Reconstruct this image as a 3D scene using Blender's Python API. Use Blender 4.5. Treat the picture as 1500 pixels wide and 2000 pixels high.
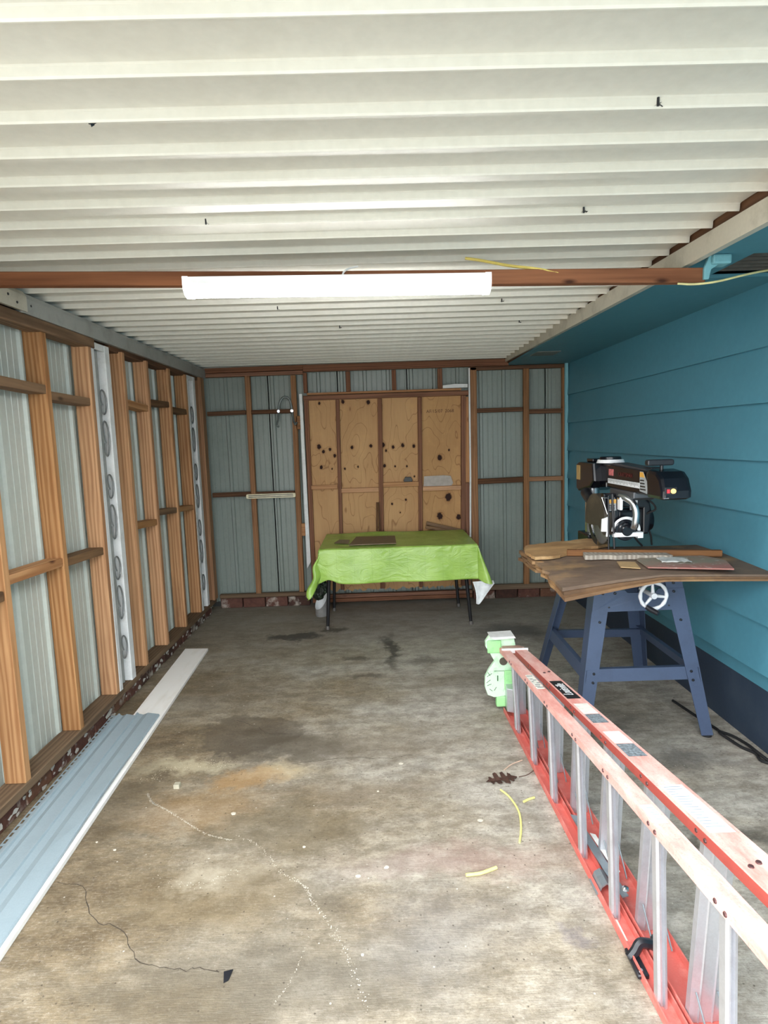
import bpy, bmesh, math, random
from mathutils import Vector, Matrix, noise
random.seed(7)
S = bpy.context.scene
for o in list(bpy.data.objects): bpy.data.objects.remove(o)
COL = S.collection
V = Vector
# ------------------------------------------------------------------ camera
F = 1180.0
def cam_basis():
    Y = V((-15, 138, F)).normalized()
    D = V((.0345, -1, 0)); D = (D - D.dot(Y) * Y).normalized()
    Z = -D
    X = Y.cross(Z)
    if X.x < 0: X = -X
    return X, Y, Z                     # world axes in camera coordinates (right, up, forward)
X_, Y_, Z_ = cam_basis()
right = V((X_.x, Y_.x, Z_.x)); up = V((X_.y, Y_.y, Z_.y)); fwd = V((X_.z, Y_.z, Z_.z))
cam = bpy.data.objects.new('camera', bpy.data.cameras.new('camera')); COL.objects.link(cam)
M = Matrix((right, up, -fwd)).transposed().to_4x4(); M.translation = V((0, 0, 1.5))
cam.matrix_world = M
cam.data.sensor_fit = 'VERTICAL'; cam.data.sensor_height = 36; cam.data.lens = F * 36 / 2000
cam.data.clip_start = .02
S.camera = cam
# ------------------------------------------------------------------ world, exposure
W = bpy.data.worlds.new('sky'); S.world = W; W.use_nodes = True
bg = W.node_tree.nodes['Background']; bg.inputs[0].default_value = (.95, .98, 1, 1); bg.inputs[1].default_value = 4.6
# overcast sky: about three times brighter overhead than at the horizon
_n = W.node_tree.nodes; _l = W.node_tree.links
_tc = _n.new('ShaderNodeTexCoord'); _sp = _n.new('ShaderNodeSeparateXYZ'); _mr = _n.new('ShaderNodeMapRange')
_l.new(_tc.outputs['Generated'], _sp.inputs[0]); _l.new(_sp.outputs[2], _mr.inputs[0])
_mr.inputs[1].default_value = 0; _mr.inputs[2].default_value = 1; _mr.inputs[3].default_value = 4.2; _mr.inputs[4].default_value = 9.2
_l.new(_mr.outputs[0], bg.inputs[1])
S.view_settings.view_transform = 'Standard'; S.view_settings.look = 'None'
S.view_settings.exposure = 0.52; S.view_settings.gamma = 1; S.view_settings.use_curve_mapping = False
LAMP_EMIT = 42.0

# ------------------------------------------------------------------ material helpers
def lin(c):
    if isinstance(c, str): c = tuple(int(c[i:i+2], 16) for i in (0, 2, 4))
    return tuple(((x/255)/12.92 if x/255 <= .04045 else (((x/255)+.055)/1.055)**2.4) for x in c) + (1,)
class NT:
    def __init__(s, name):
        s.m = bpy.data.materials.new(name); s.m.use_nodes = True; s.t = s.m.node_tree
        s.b = s.t.nodes['Principled BSDF']
    def n(s, typ, **kw):
        nd = s.t.nodes.new(typ)
        for k, v in kw.items():
            if k.startswith('i_'):
                key = k[2:]; key = int(key) if key.isdigit() else key.replace('_', ' ')
                if hasattr(v, 'is_output'): s.t.links.new(v, nd.inputs[key])
                else: nd.inputs[key].default_value = v
            else: setattr(nd, k, v)
        return nd
    def link(s, a, b): s.t.links.new(a, b)
    def math(s, op, a, b=0.0, c=None, clamp=False):
        nd = s.n('ShaderNodeMath', operation=op, i_0=a, i_1=b); nd.use_clamp = clamp
        if c is not None: nd.inputs[2].default_value = c
        return nd.outputs[0]
    def coord(s, scale=(1, 1, 1), rnd=False, kind='Object', loc=(0, 0, 0)):
        tc = s.n('ShaderNodeTexCoord').outputs[kind]
        if rnd:
            r = s.n('ShaderNodeObjectInfo').outputs['Random']
            c = s.n('ShaderNodeCombineXYZ', i_0=s.math('MULTIPLY', r, 37.), i_1=s.math('MULTIPLY', r, 91.), i_2=s.math('MULTIPLY', r, 13.))
            tc = s.n('ShaderNodeVectorMath', operation='ADD', i_0=tc, i_1=c.outputs[0]).outputs[0]
        return s.n('ShaderNodeMapping', i_Vector=tc, i_Scale=scale, i_Location=loc).outputs[0]
    def noise(s, vec, scale=5., detail=3., rough=.55, dist=0.):
        return s.n('ShaderNodeTexNoise', i_Vector=vec, i_Scale=scale, i_Detail=detail, i_Roughness=rough, i_Distortion=dist).outputs['Fac']
    def ramp(s, fac, stops, interp='LINEAR'):
        nd = s.n('ShaderNodeValToRGB', i_Fac=fac); e = nd.color_ramp.elements; nd.color_ramp.interpolation = interp
        while len(e) < len(stops): e.new(.5)
        for el, (p, c) in zip(e, stops):
            el.position = p; el.color = c if len(c) == 4 else lin(c)
        return nd.outputs['Color']
    def mr(s, v, a, b, c=0., d=1.):
        return s.n('ShaderNodeMapRange', i_0=v, i_1=a, i_2=b, i_3=c, i_4=d).outputs[0]
    def mix(s, f, a, b, mode='MIX'):
        nd = s.n('ShaderNodeMix', data_type='RGBA', blend_type=mode)
        for k, v in ((0, f), (6, a), (7, b)):
            if hasattr(v, 'is_output'): s.link(v, nd.inputs[k])
            else: nd.inputs[k].default_value = v
        return nd.outputs[2]
    def bump(s, h, strength=.3, dist=.01):
        s.link(s.n('ShaderNodeBump', i_Height=h, i_Strength=strength, i_Distance=dist).outputs[0], s.b.inputs['Normal'])
    def out(s, col=None, rough=.6, metal=0., spec=None):
        if col is not None:
            if hasattr(col, 'is_output'): s.link(col, s.b.inputs['Base Color'])
            else: s.b.inputs['Base Color'].default_value = col
        if hasattr(rough, 'is_output'): s.link(rough, s.b.inputs['Roughness'])
        else: s.b.inputs['Roughness'].default_value = rough
        s.b.inputs['Metallic'].default_value = metal
        if spec is not None: s.b.inputs['Specular IOR Level'].default_value = spec
        return s.m
MC = {}
def plain(name, col, rough=.5, metal=0., var=.12, scale=30., spec=None):
    if name in MC: return MC[name]
    t = NT(name); c = lin(col)
    f = t.noise(t.coord(), scale, 3)
    dark = tuple(x*(1-var) for x in c[:3]) + (1,); lite = tuple(min(1, x*(1+var)) for x in c[:3]) + (1,)
    t.bump(f, .08, .002)
    MC[name] = t.out(t.ramp(f, [(.3, dark), (.7, lite)]), rough, metal, spec); return MC[name]

def wood(name, a, b, knot, dark_end=None, rough=.75):
    """lumber: grain runs along local Z"""
    t = NT(name)
    co = t.coord((1, 1, .07), rnd=True)
    w = t.n('ShaderNodeTexWave', i_Vector=co, i_Scale=14., i_Distortion=7., i_Detail=3., i_Detail_Scale=1.2, wave_type='BANDS', bands_direction='X').outputs['Fac']
    n1 = t.noise(t.coord((1, 1, .03), rnd=True), 90., 3)
    n2 = t.noise(t.coord((1, 1, .5), rnd=True), 3., 3)
    f = t.math('ADD', t.math('MULTIPLY', w, .42), t.math('MULTIPLY', n1, .58))
    col = t.ramp(f, [(.2, a), (.5, tuple((lin(a)[i]+lin(b)[i])/2 for i in range(3))+(1,)), (.8, b)])
    col = t.mix(t.mr(n2, .5, .75, 0, .6), col, t.mix(.5, col, lin(knot)))
    # knots
    vo = t.n('ShaderNodeTexVoronoi', i_Vector=t.coord((1.6, 1.6, .62), rnd=True), i_Scale=5.5)
    kd = t.mr(vo.outputs['Distance'], .03, .12, 1., 0.)
    sel = t.math('GREATER_THAN', t.n('ShaderNodeSeparateColor', i_0=vo.outputs['Color']).outputs[0], .42)
    col = t.mix(t.math('MULTIPLY', kd, sel), col, lin(knot))
    # grime towards some faces
    g = t.noise(t.coord((1, 1, .25), rnd=True), 7., 4, .65)
    col = t.mix(t.mr(g, .58, .78, 0, .5), col, lin((70, 52, 38)))
    # each board has its own tone
    r = t.n('ShaderNodeObjectInfo').outputs['Random']
    hsv = t.n('ShaderNodeHueSaturation', i_Color=col, i_Value=t.mr(r, 0, 1, .86, 1.12), i_Saturation=t.mr(r, 0, 1, 1.06, .92))
    t.bump(f, .25, .003)
    return t.out(hsv.outputs[0], rough, spec=.25)
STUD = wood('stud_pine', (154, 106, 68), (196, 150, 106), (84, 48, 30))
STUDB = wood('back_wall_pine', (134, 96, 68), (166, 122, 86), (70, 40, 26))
RED = wood('reddish_lumber', (112, 76, 58), (146, 102, 78), (60, 36, 28))
BEAMW = wood('beam_wood', (108, 68, 46), (144, 96, 68), (64, 36, 24))
GREYW = wood('weathered_lumber', (98, 74, 54), (134, 104, 76), (52, 38, 28))
SILLW = wood('sill_lumber', (96, 78, 62), (128, 106, 84), (58, 44, 34))
DARKW = wood('dark_plate_wood', (78, 52, 36), (112, 78, 54), (40, 26, 20))
LIGHTW = wood('pale_ledger_wood', (176, 128, 92), (200, 154, 112), (120, 70, 46))
FENCEW = wood('fence_wood', (84, 54, 34), (134, 92, 56), (44, 26, 18))
GREYSTRIP = wood('grey_splintered_wood', (130, 120, 110), (170, 162, 150), (80, 60, 44))

def plywood(name, a, b, knots=None):
    t = NT(name)
    co = t.n('ShaderNodeTexCoord').outputs['Object']
    wob = t.n('ShaderNodeTexNoise', i_Vector=t.n('ShaderNodeMapping', i_Vector=co, i_Scale=(2.2, 1, .9)).outputs[0], i_Scale=1.6, i_Detail=2.).outputs['Fac']
    dist = None
    for (kx, kz, r) in (knots or []):
        # elliptical distance to the knot, measured in knot radii
        d = t.n('ShaderNodeVectorMath', operation='SUBTRACT', i_0=co, i_1=(kx, 0, kz)).outputs[0]
        d = t.n('ShaderNodeVectorMath', operation='MULTIPLY', i_0=d, i_1=(1/r, 0, .78/r)).outputs[0]
        d = t.n('ShaderNodeVectorMath', operation='LENGTH', i_0=d).outputs['Value']
        dist = d if dist is None else t.math('SMOOTH_MIN', dist, d, .6)
    field = t.math('MULTIPLY', wob, 9.)
    if dist is not None:
        infl = t.math('DIVIDE', 2.2, t.math('ADD', dist, 1.2))
        field = t.math('ADD', field, infl)
    rings = t.math('FRACT', t.math('MULTIPLY', field, 1.25))
    tri = t.math('ABSOLUTE', t.math('SUBTRACT', rings, .5))
    fine = t.noise(t.coord((1, 1, .04)), 120., 3)
    big = t.noise(t.coord((1.5, 1, .5)), 3., 4)
    f = t.math('ADD', t.math('MULTIPLY', fine, .35), t.math('MULTIPLY', big, .65))
    col = t.ramp(f, [(.25, a), (.75, b)])
    col = t.mix(t.mr(tri, 0, .05, .6, 0), col, lin((122, 78, 44)))
    mott = t.noise(t.coord(), 14., 4, .7)
    col = t.mix(t.mr(mott, .55, .75, 0, .3), col, lin((214, 168, 112)))
    if dist is not None:
        edge = t.math('ADD', dist, t.math('MULTIPLY', t.math('SUBTRACT', t.noise(t.coord(), 60., 2), .5), .9))
        col = t.mix(t.mr(edge, .9, 2.0, .45, 0), col, lin((140, 92, 54)))
        col = t.mix(t.mr(edge, .8, 1.15, 1, 0), col, lin((44, 22, 16)))
    t.bump(f, .12, .002)
    return t.out(col, .72, spec=.25)

def painted(name, col, rough=.35, dirt=None, damt=.35, dscale=4., metal=0., bump=.05):
    t = NT(name)
    n = t.noise(t.coord(), dscale, 6, .65)
    n2 = t.noise(t.coord(), dscale*14, 3)
    c = lin(col)
    base = t.ramp(n2, [(.3, tuple(x*.93 for x in c[:3])+(1,)), (.7, c)])
    if dirt is not None: base = t.mix(t.mr(n, .5, .72, 0, damt), base, lin(dirt))
    t.bump(n2, bump, .002)
    return t.out(base, rough, metal)
PANEL = painted('white_ceiling_metal', (212, 210, 200), .55, (194, 190, 176), .4, 2.5)
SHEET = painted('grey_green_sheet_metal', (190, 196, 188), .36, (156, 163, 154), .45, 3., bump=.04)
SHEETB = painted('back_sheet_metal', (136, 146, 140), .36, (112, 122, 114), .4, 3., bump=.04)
FASCIA = painted('fascia_offwhite', (196, 190, 174), .45, (132, 124, 108), .6, 5.)
GUTTER = painted('gutter_grey', (158, 160, 156), .4, (110, 110, 104), .6, 6.)
WHITE = painted('white_paint', (228, 230, 230), .45, (168, 164, 156), .45, 9.)
TEAL = painted('teal_wall_paint', (82, 142, 162), .45, (70, 130, 150), .5, 2.2, bump=.1)
SOFF = painted('teal_soffit_paint', (74, 130, 146), .5, (64, 114, 130), .5, 2.5)
TEALL = painted('light_teal_paint', (122, 178, 188), .5, (90, 140, 150), .4, 8.)
NAVY = painted('navy_foundation_paint', (44, 58, 76), .6, (62, 74, 88), .5, 4., bump=.3)
STANDB = painted('blue_grey_stand_steel', (68, 82, 108), .45, (56, 66, 86), .5, 9.)
ALU = painted('aluminium', (200, 202, 208), .32, (168, 166, 172), .5, 14., metal=.65)
GALV = painted('galvanised_steel', (150, 160, 166), .35, (120, 84, 56), .5, 16., metal=.6)
REDFG = painted('red_fibreglass', (186, 84, 74), .5, (166, 72, 64), .5, 20.)
# sun-bleached chalky outer skin of the rails
def chalk_red():
    t = NT('bleached_red_fibreglass')
    n = t.noise(t.coord((1, .25, 1)), 14., 6, .7); n2 = t.noise(t.coord(), 160., 2)
    c = t.ramp(n, [(.28, (206, 128, 116)), (.5, (226, 172, 162)), (.72, (238, 208, 200))])
    c = t.mix(t.mr(n2, .55, .75, 0, .4), c, lin((214, 110, 102)))
    return t.out(c, .75)
CHALK = chalk_red()
MINT = painted('mint_green_plastic', (206, 236, 206), .5, (128, 190, 134), .6, 26.)
MINTD = painted('green_plastic', (160, 220, 152), .5, (110, 180, 108), .5, 20.)
BLACKP = painted('black_plastic', (26, 28, 34), .35, (44, 44, 50), .4, 14.)
BLACKM = painted('black_housing_paint', (14, 15, 22), .25, (34, 36, 46), .35, 7.)
BLACKS = painted('black_steel_tube', (22, 22, 26), .4, (40, 38, 38), .4, 14.)
DUSTG = painted('dusty_brown_guard', (64, 58, 50), .55, (104, 92, 74), .6, 10.)
CHROME = plain('chrome', (205, 208, 212), .22, 1., .05)
BLADE = painted('saw_blade_steel', (160, 162, 164), .35, (110, 106, 102), .5, 25., metal=.7)
WPLAST = plain('white_plastic', (232, 234, 236), .4, 0, .04)
RUBBER = plain('black_rubber', (20, 20, 22), .7)

def floor_mat():
    t = NT('stained_concrete')
    co = t.n('ShaderNodeTexCoord').outputs['Object']
    wn = t.n('ShaderNodeTexNoise', i_Vector=co, i_Scale=3.5, i_Detail=4., i_Roughness=.6).outputs['Color']
    off = t.n('ShaderNodeVectorMath', operation='SUBTRACT', i_0=wn, i_1=(.5, .5, .5)).outputs[0]
    off = t.n('ShaderNodeVectorMath', operation='MULTIPLY', i_0=off, i_1=(.34, .34, 0)).outputs[0]
    wc = t.n('ShaderNodeVectorMath', operation='ADD', i_0=co, i_1=off).outputs[0]
    wn2 = t.n('ShaderNodeTexNoise', i_Vector=co, i_Scale=22., i_Detail=5., i_Roughness=.7).outputs['Color']
    off2 = t.n('ShaderNodeVectorMath', operation='SUBTRACT', i_0=wn2, i_1=(.5, .5, .5)).outputs[0]
    off2 = t.n('ShaderNodeVectorMath', operation='MULTIPLY', i_0=off2, i_1=(.16, .16, 0)).outputs[0]
    wc = t.n('ShaderNodeVectorMath', operation='ADD', i_0=wc, i_1=off2).outputs[0]
    n1 = t.noise(t.coord((.8, 1.5, 1)), 1.6, 6, .62)
    n2 = t.noise(t.coord((1, 1.8, 1)), 9., 6, .7)
    n3 = t.noise(t.coord((1, 7, 1)), 26., 4, .7)
    n4 = t.noise(t.coord(), 140., 3, .7)
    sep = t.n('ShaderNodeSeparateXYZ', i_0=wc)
    # dirt from the left wall; colour lightened with depth to make up missing light
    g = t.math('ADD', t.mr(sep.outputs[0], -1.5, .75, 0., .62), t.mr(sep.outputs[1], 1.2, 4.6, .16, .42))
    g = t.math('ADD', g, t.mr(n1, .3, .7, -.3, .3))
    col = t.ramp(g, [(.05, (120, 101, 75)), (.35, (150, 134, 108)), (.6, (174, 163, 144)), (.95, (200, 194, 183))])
    col = t.mix(t.mr(n2, .42, .62, 0, .75), t.mix(.5, col, lin((84, 74, 58)), 'MULTIPLY'), col)
    col = t.mix(t.mr(n3, .5, .68, 0, .5), col, t.mix(.35, col, lin((206, 200, 190))))
    col = t.mix(t.mr(t.noise(t.coord((1, 1.6, 1)), 34., 4, .75), .55, .7, 0, .55), col, t.mix(.6, col, lin((74, 66, 56))))
    gr = t.noise(t.coord((1, 1.3, 1)), 75., 4, .8)
    col = t.mix(t.mr(gr, .36, .48, .6, 0), col, t.mix(.55, col, lin((70, 60, 48))))
    col = t.mix(t.mr(gr, .56, .68, 0, .5), col, t.mix(.5, col, lin((222, 216, 204))))
    bl = t.noise(t.coord((1, 1.4, 1), loc=(7, 2, 0)), 5., 6, .72)
    col = t.mix(t.mr(bl, .40, .50, .55, 0), col, t.mix(.5, col, lin((84, 72, 54))))
    # far end mixes to grey tones, lightened to make up for weak light
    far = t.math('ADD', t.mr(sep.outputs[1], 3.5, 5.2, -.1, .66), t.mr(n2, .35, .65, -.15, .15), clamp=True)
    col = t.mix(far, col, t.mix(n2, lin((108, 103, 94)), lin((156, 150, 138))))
    def spot(cx, cy, rx, ry, soft, amt, c, col):
        d = t.n('ShaderNodeVectorMath', operation='SUBTRACT', i_0=wc, i_1=(cx, cy, 0)).outputs[0]
        d = t.n('ShaderNodeVectorMath', operation='MULTIPLY', i_0=d, i_1=(1/rx, 1/ry, 0)).outputs[0]
        d = t.n('ShaderNodeVectorMath', operation='LENGTH', i_0=d).outputs['Value']
        return t.mix(t.mr(d, 1-soft, 1+soft, amt, 0), col, lin(c), 'MIX')
    for a in [(-.70, 3.03, .27, .22, .06, .6, (88, 78, 66)), (-.42, 2.85, .26, .16, .3, .6, (84, 76, 62)), (-.60, 2.92, .25, .2, .2, .35, (70, 62, 52)),
              (-.64, 2.57, .15, .09, .35, .5, (176, 136, 84)), (-.80, 2.38, .24, .12, .5, .3, (162, 124, 72)), (-.42, 2.2, .3, .15, .25, .5, (96, 84, 62)),
              (-.62, 1.86, .3, .14, .4, .45, (112, 98, 74)), (-.3, 1.55, .45, .14, .6, .6, (92, 86, 76)), (-.62, 1.45, .3, .12, .5, .4, (92, 84, 70)),
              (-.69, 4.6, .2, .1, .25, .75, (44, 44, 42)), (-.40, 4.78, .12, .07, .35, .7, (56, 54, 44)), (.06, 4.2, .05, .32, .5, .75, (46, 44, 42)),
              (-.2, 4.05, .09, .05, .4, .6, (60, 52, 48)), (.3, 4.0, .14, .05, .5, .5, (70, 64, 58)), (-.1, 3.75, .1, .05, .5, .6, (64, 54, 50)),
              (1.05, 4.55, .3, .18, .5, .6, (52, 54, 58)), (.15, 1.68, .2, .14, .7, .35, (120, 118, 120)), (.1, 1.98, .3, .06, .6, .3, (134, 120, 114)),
              (.549, 1.649, .045, .035, .6, .5, (110, 104, 112)), (.35, 1.99, .3, .07, .7, .25, (172, 132, 122)), (-1.15, 2.47, .12, .2, .6, .5, (84, 74, 58)),
              (-.22, 1.84, .1, .07, .6, .55, (96, 88, 76)), (.5, 3.6, .3, .12, .7, .4, (96, 88, 78)), (-.05, 2.85, .35, .12, .7, .35, (110, 98, 82)),
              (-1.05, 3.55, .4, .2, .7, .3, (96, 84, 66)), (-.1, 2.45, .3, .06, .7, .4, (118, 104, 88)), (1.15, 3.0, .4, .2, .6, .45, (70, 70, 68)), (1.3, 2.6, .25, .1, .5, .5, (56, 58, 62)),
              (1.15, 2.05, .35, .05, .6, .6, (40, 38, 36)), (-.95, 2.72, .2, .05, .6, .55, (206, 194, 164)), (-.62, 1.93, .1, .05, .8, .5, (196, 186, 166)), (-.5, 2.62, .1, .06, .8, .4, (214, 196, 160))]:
        col = spot(*a, col)
    sp = t.n('ShaderNodeTexVoronoi', i_Vector=co, i_Scale=42.)
    sel = t.math('GREATER_THAN', t.n('ShaderNodeSeparateColor', i_0=sp.outputs['Color']).outputs[0], .72)
    col = t.mix(t.math('MULTIPLY', t.mr(sp.outputs['Distance'], .06, .17, .8, 0), sel), col, lin((62, 54, 46)))
    sp2 = t.n('ShaderNodeTexVoronoi', i_Vector=t.coord(loc=(3, 5, 0)), i_Scale=30.)
    sel2 = t.math('GREATER_THAN', t.n('ShaderNodeSeparateColor', i_0=sp2.outputs['Color']).outputs[1], .86)
    col = t.mix(t.math('MULTIPLY', t.mr(sp2.outputs['Distance'], .04, .12, .7, 0), sel2), col, lin((222, 216, 204)))
    h = t.math('ADD', t.math('MULTIPLY', t.noise(t.coord((1, 14, 1)), 18., 3, .7), .7), t.math('MULTIPLY', n4, .5))
    t.bump(h, .38, .006)
    return t.out(col, t.mr(n2, .3, .7, .62, .85), spec=.3)
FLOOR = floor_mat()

# ------------------------------------------------------------------ mesh helpers
def new_bm(): return bmesh.new()
def box(bm, x0, x1, y0, y1, z0, z1, bev=0.):
    x0, x1 = sorted((x0, x1)); y0, y1 = sorted((y0, y1)); z0, z1 = sorted((z0, z1))
    vs = [bm.verts.new(p) for p in ((x0,y0,z0),(x1,y0,z0),(x1,y1,z0),(x0,y1,z0),(x0,y0,z1),(x1,y0,z1),(x1,y1,z1),(x0,y1,z1))]
    fs = [bm.faces.new([vs[i] for i in f]) for f in ((3,2,1,0),(4,5,6,7),(0,1,5,4),(1,2,6,5),(2,3,7,6),(3,0,4,7))]
    if bev:
        es = list({e for f in fs for e in f.edges})
        bmesh.ops.bevel(bm, geom=es, offset=bev, segments=2 if bev > .004 else 1, affect='EDGES', profile=.6)
    return bm
def prism(bm, poly, axis, a, b, bev=0.):
    """poly: 2-D points; axis 'x': (y,z), 'y': (x,z), 'z': (x,y); extruded from a to b"""
    def P(p, c): return {'x': (c, p[0], p[1]), 'y': (p[0], c, p[1]), 'z': (p[0], p[1], c)}[axis]
    A = [bm.verts.new(P(p, a)) for p in poly]; B = [bm.verts.new(P(p, b)) for p in poly]
    n = len(poly); fs = [bm.faces.new(A), bm.faces.new(B[::-1])]
    for i in range(n): fs.append(bm.faces.new((A[i], B[i], B[(i+1) % n], A[(i+1) % n])))
    bmesh.ops.recalc_face_normals(bm, faces=fs)
    if bev:
        es = list({e for f in fs[:2] for e in f.edges})
        bmesh.ops.bevel(bm, geom=es, offset=bev, segments=2, affect='EDGES', profile=.6)
def tube(bm, pts, r, seg=8, closed=False, cap=True):
    pts = [V(p) for p in pts]; n = len(pts); rings = []
    rs = r if isinstance(r, (list, tuple)) else [r]*n
    prev = None
    for i, p in enumerate(pts):
        a = pts[i-1] if (i or closed) else pts[0]; b = pts[(i+1) % n] if (i < n-1 or closed) else pts[-1]
        d = (b-a).normalized()
        u = (prev - prev.dot(d)*d) if prev is not None else d.orthogonal()
        u.normalize(); prev = u; w = d.cross(u)
        rings.append([bm.verts.new(p + rs[i]*(math.cos(2*math.pi*k/seg)*u + math.sin(2*math.pi*k/seg)*w)) for k in range(seg)])
    for i in range(n if closed else n-1):
        A, B = rings[i], rings[(i+1) % n]
        for k in range(seg): bm.faces.new((A[k], A[(k+1) % seg], B[(k+1) % seg], B[k]))
    if cap and not closed: bm.faces.new(rings[0][::-1]); bm.faces.new(rings[-1])
def smooth_path(pts, n=6):
    P = [V(p) for p in pts]; P = [P[0]*2-P[1]] + P + [P[-1]*2-P[-2]]; out = []
    for i in range(1, len(P)-2):
        for k in range(n):
            t = k/n; a, b, c, d = P[i-1], P[i], P[i+1], P[i+2]
            out.append(.5*((2*b)+(c-a)*t+(2*a-5*b+4*c-d)*t*t+(3*b-a-3*c+d)*t**3))
    out.append(P[-2]); return out
def lathe(bm, prof, centre, axis='z', seg=32, a0=0., a1=2*math.pi):
    """prof: (radius, height) along axis; closed polygon of revolution"""
    full = abs(a1-a0-2*math.pi) < 1e-6; n = seg if full else seg+1; rings = []
    for k in range(n):
        a = a0+(a1-a0)*k/seg; c, s = math.cos(a), math.sin(a); ring = []
        for r, h in prof:
            p = {'z': (r*c, r*s, h), 'y': (r*c, h, r*s), 'x': (h, r*c, r*s)}[axis]
            ring.append(bm.verts.new(V(centre)+V(p)))
        rings.append(ring)
    m = len(prof); fs = []
    for k in range(n if full else n-1):
        A, B = rings[k], rings[(k+1) % n]
        for i in range(m):
            j = (i+1) % m
            try: fs.append(bm.faces.new((A[i], A[j], B[j], B[i])))
            except ValueError: pass
    if not full: fs += [bm.faces.new(rings[0]), bm.faces.new(rings[-1][::-1])]
    bmesh.ops.remove_doubles(bm, verts=bm.verts, dist=1e-6)
    bmesh.ops.recalc_face_normals(bm, faces=bm.faces)
def grid(bm, fn, nu, nv):
    vs = [[bm.verts.new(fn(i/nu, j/nv)) for j in range(nv+1)] for i in range(nu+1)]
    for i in range(nu):
        for j in range(nv): bm.faces.new((vs[i][j], vs[i+1][j], vs[i+1][j+1], vs[i][j+1]))
    return vs
def obj(name, bm, mat, parent=None, smooth=False, label=None, kind=None, origin=None):
    me = bpy.data.meshes.new(name)
    bmesh.ops.recalc_face_normals(bm, faces=bm.faces) if smooth != 'raw' else None
    bm.to_mesh(me); bm.free()
    o = bpy.data.objects.new(name, me); COL.objects.link(o)
    for m in (mat if isinstance(mat, (list, tuple)) else [mat]): me.materials.append(m)
    base = world_loc(parent) if parent else V((0, 0, 0))
    org = V(origin) if origin is not None else base
    me.transform(Matrix.Translation(-org))
    if parent: o.parent = parent
    o.location = org-base
    if smooth:
        me.polygons.foreach_set('use_smooth', [True]*len(me.polygons))
        try: me.set_sharp_from_angle(angle=math.radians(38))
        except Exception: pass
    if label: o['label'] = label
    if kind: o['kind'] = kind
    return o
def world_loc(o):
    p = V((0, 0, 0))
    while o: p += o.location; o = o.parent
    return p
def thing(name, label, cat, loc, group=None):
    o = bpy.data.objects.new(name, None); COL.objects.link(o); o.location = loc; o.empty_display_size = .05
    o['label'] = label; o['category'] = cat
    if group: o['group'] = group
    return o
def tag(o, label, cat, group=None):
    o['label'] = label; o['category'] = cat
    if group: o['group'] = group
    return o
def struct(name, loc=(0, 0, 0), label=None):
    o = bpy.data.objects.new(name, None); COL.objects.link(o); o.location = loc; o['kind'] = 'structure'
    if label: o['label'] = label
    return o
_lum = {}
def lumber(name, p0, p1, w, t, mat, parent, ref=(1, 0, 0), bev=.003, label=None):
    """board from p0 to p1 (centre line), w along ref direction, t across; grain along its length"""
    p0, p1 = V(p0), V(p1); L = (p1-p0).length; z = (p1-p0).normalized()
    x = V(ref); x = (x-x.dot(z)*z).normalized(); y = z.cross(x)
    key = (round(w, 4), round(t, 4), round(L, 3), mat.name)
    if key in _lum: me = _lum[key]
    else:
        bm = new_bm(); box(bm, -w/2, w/2, -t/2, t/2, -L/2, L/2, bev)
        me = bpy.data.meshes.new(name); bm.to_mesh(me); bm.free(); me.materials.append(mat); _lum[key] = me
    o = bpy.data.objects.new(name, me); COL.objects.link(o)
    o.rotation_euler = Matrix((x, y, z)).transposed().to_euler()
    o.location = (p0+p1)/2 - (world_loc(parent) if parent else V((0, 0, 0)))
    if parent: o.parent = parent
    if label: o['label'] = label
    return o
def lettering(name, body, loc, xdir, ydir, size, mat, parent, depth=.0006, label=None, shear=0, sx=1.):
    cu = bpy.data.curves.new(name, 'FONT'); cu.body = body; cu.size = size; cu.extrude = depth/2
    cu.align_x = 'CENTER'; cu.align_y = 'CENTER'; cu.shear = shear; cu.resolution_u = 3
    tmp = bpy.data.objects.new('tmp', cu); COL.objects.link(tmp)
    bpy.context.view_layer.update()
    me = bpy.data.meshes.new_from_object(tmp.evaluated_get(bpy.context.evaluated_depsgraph_get()))
    bpy.data.objects.remove(tmp)
    x = V(xdir).normalized(); y = V(ydir).normalized(); z = x.cross(y)
    me.transform(Matrix.Diagonal((sx, 1, 1, 1)))
    m4 = Matrix((x, y, z)).transposed().to_4x4()
    me.transform(m4)
    me.materials.clear(); me.materials.append(mat)
    o = bpy.data.objects.new(name, me); COL.objects.link(o); o.parent = parent
    o.location = V(loc)-world_loc(parent)
    if label: o['label'] = label
    return o

# ================================================================== STRUCTURE
ZC = 2.20                                         # underside of the ceiling pans
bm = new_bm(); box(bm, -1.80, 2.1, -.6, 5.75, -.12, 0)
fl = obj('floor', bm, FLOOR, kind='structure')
bm = new_bm(); box(bm, -30, 30, -40, -.612, -.14, -.015)
obj('driveway', bm, painted('driveway_concrete', (150, 147, 140), .8, (124, 120, 112), .5, .6, bump=.3), kind='structure')

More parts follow.
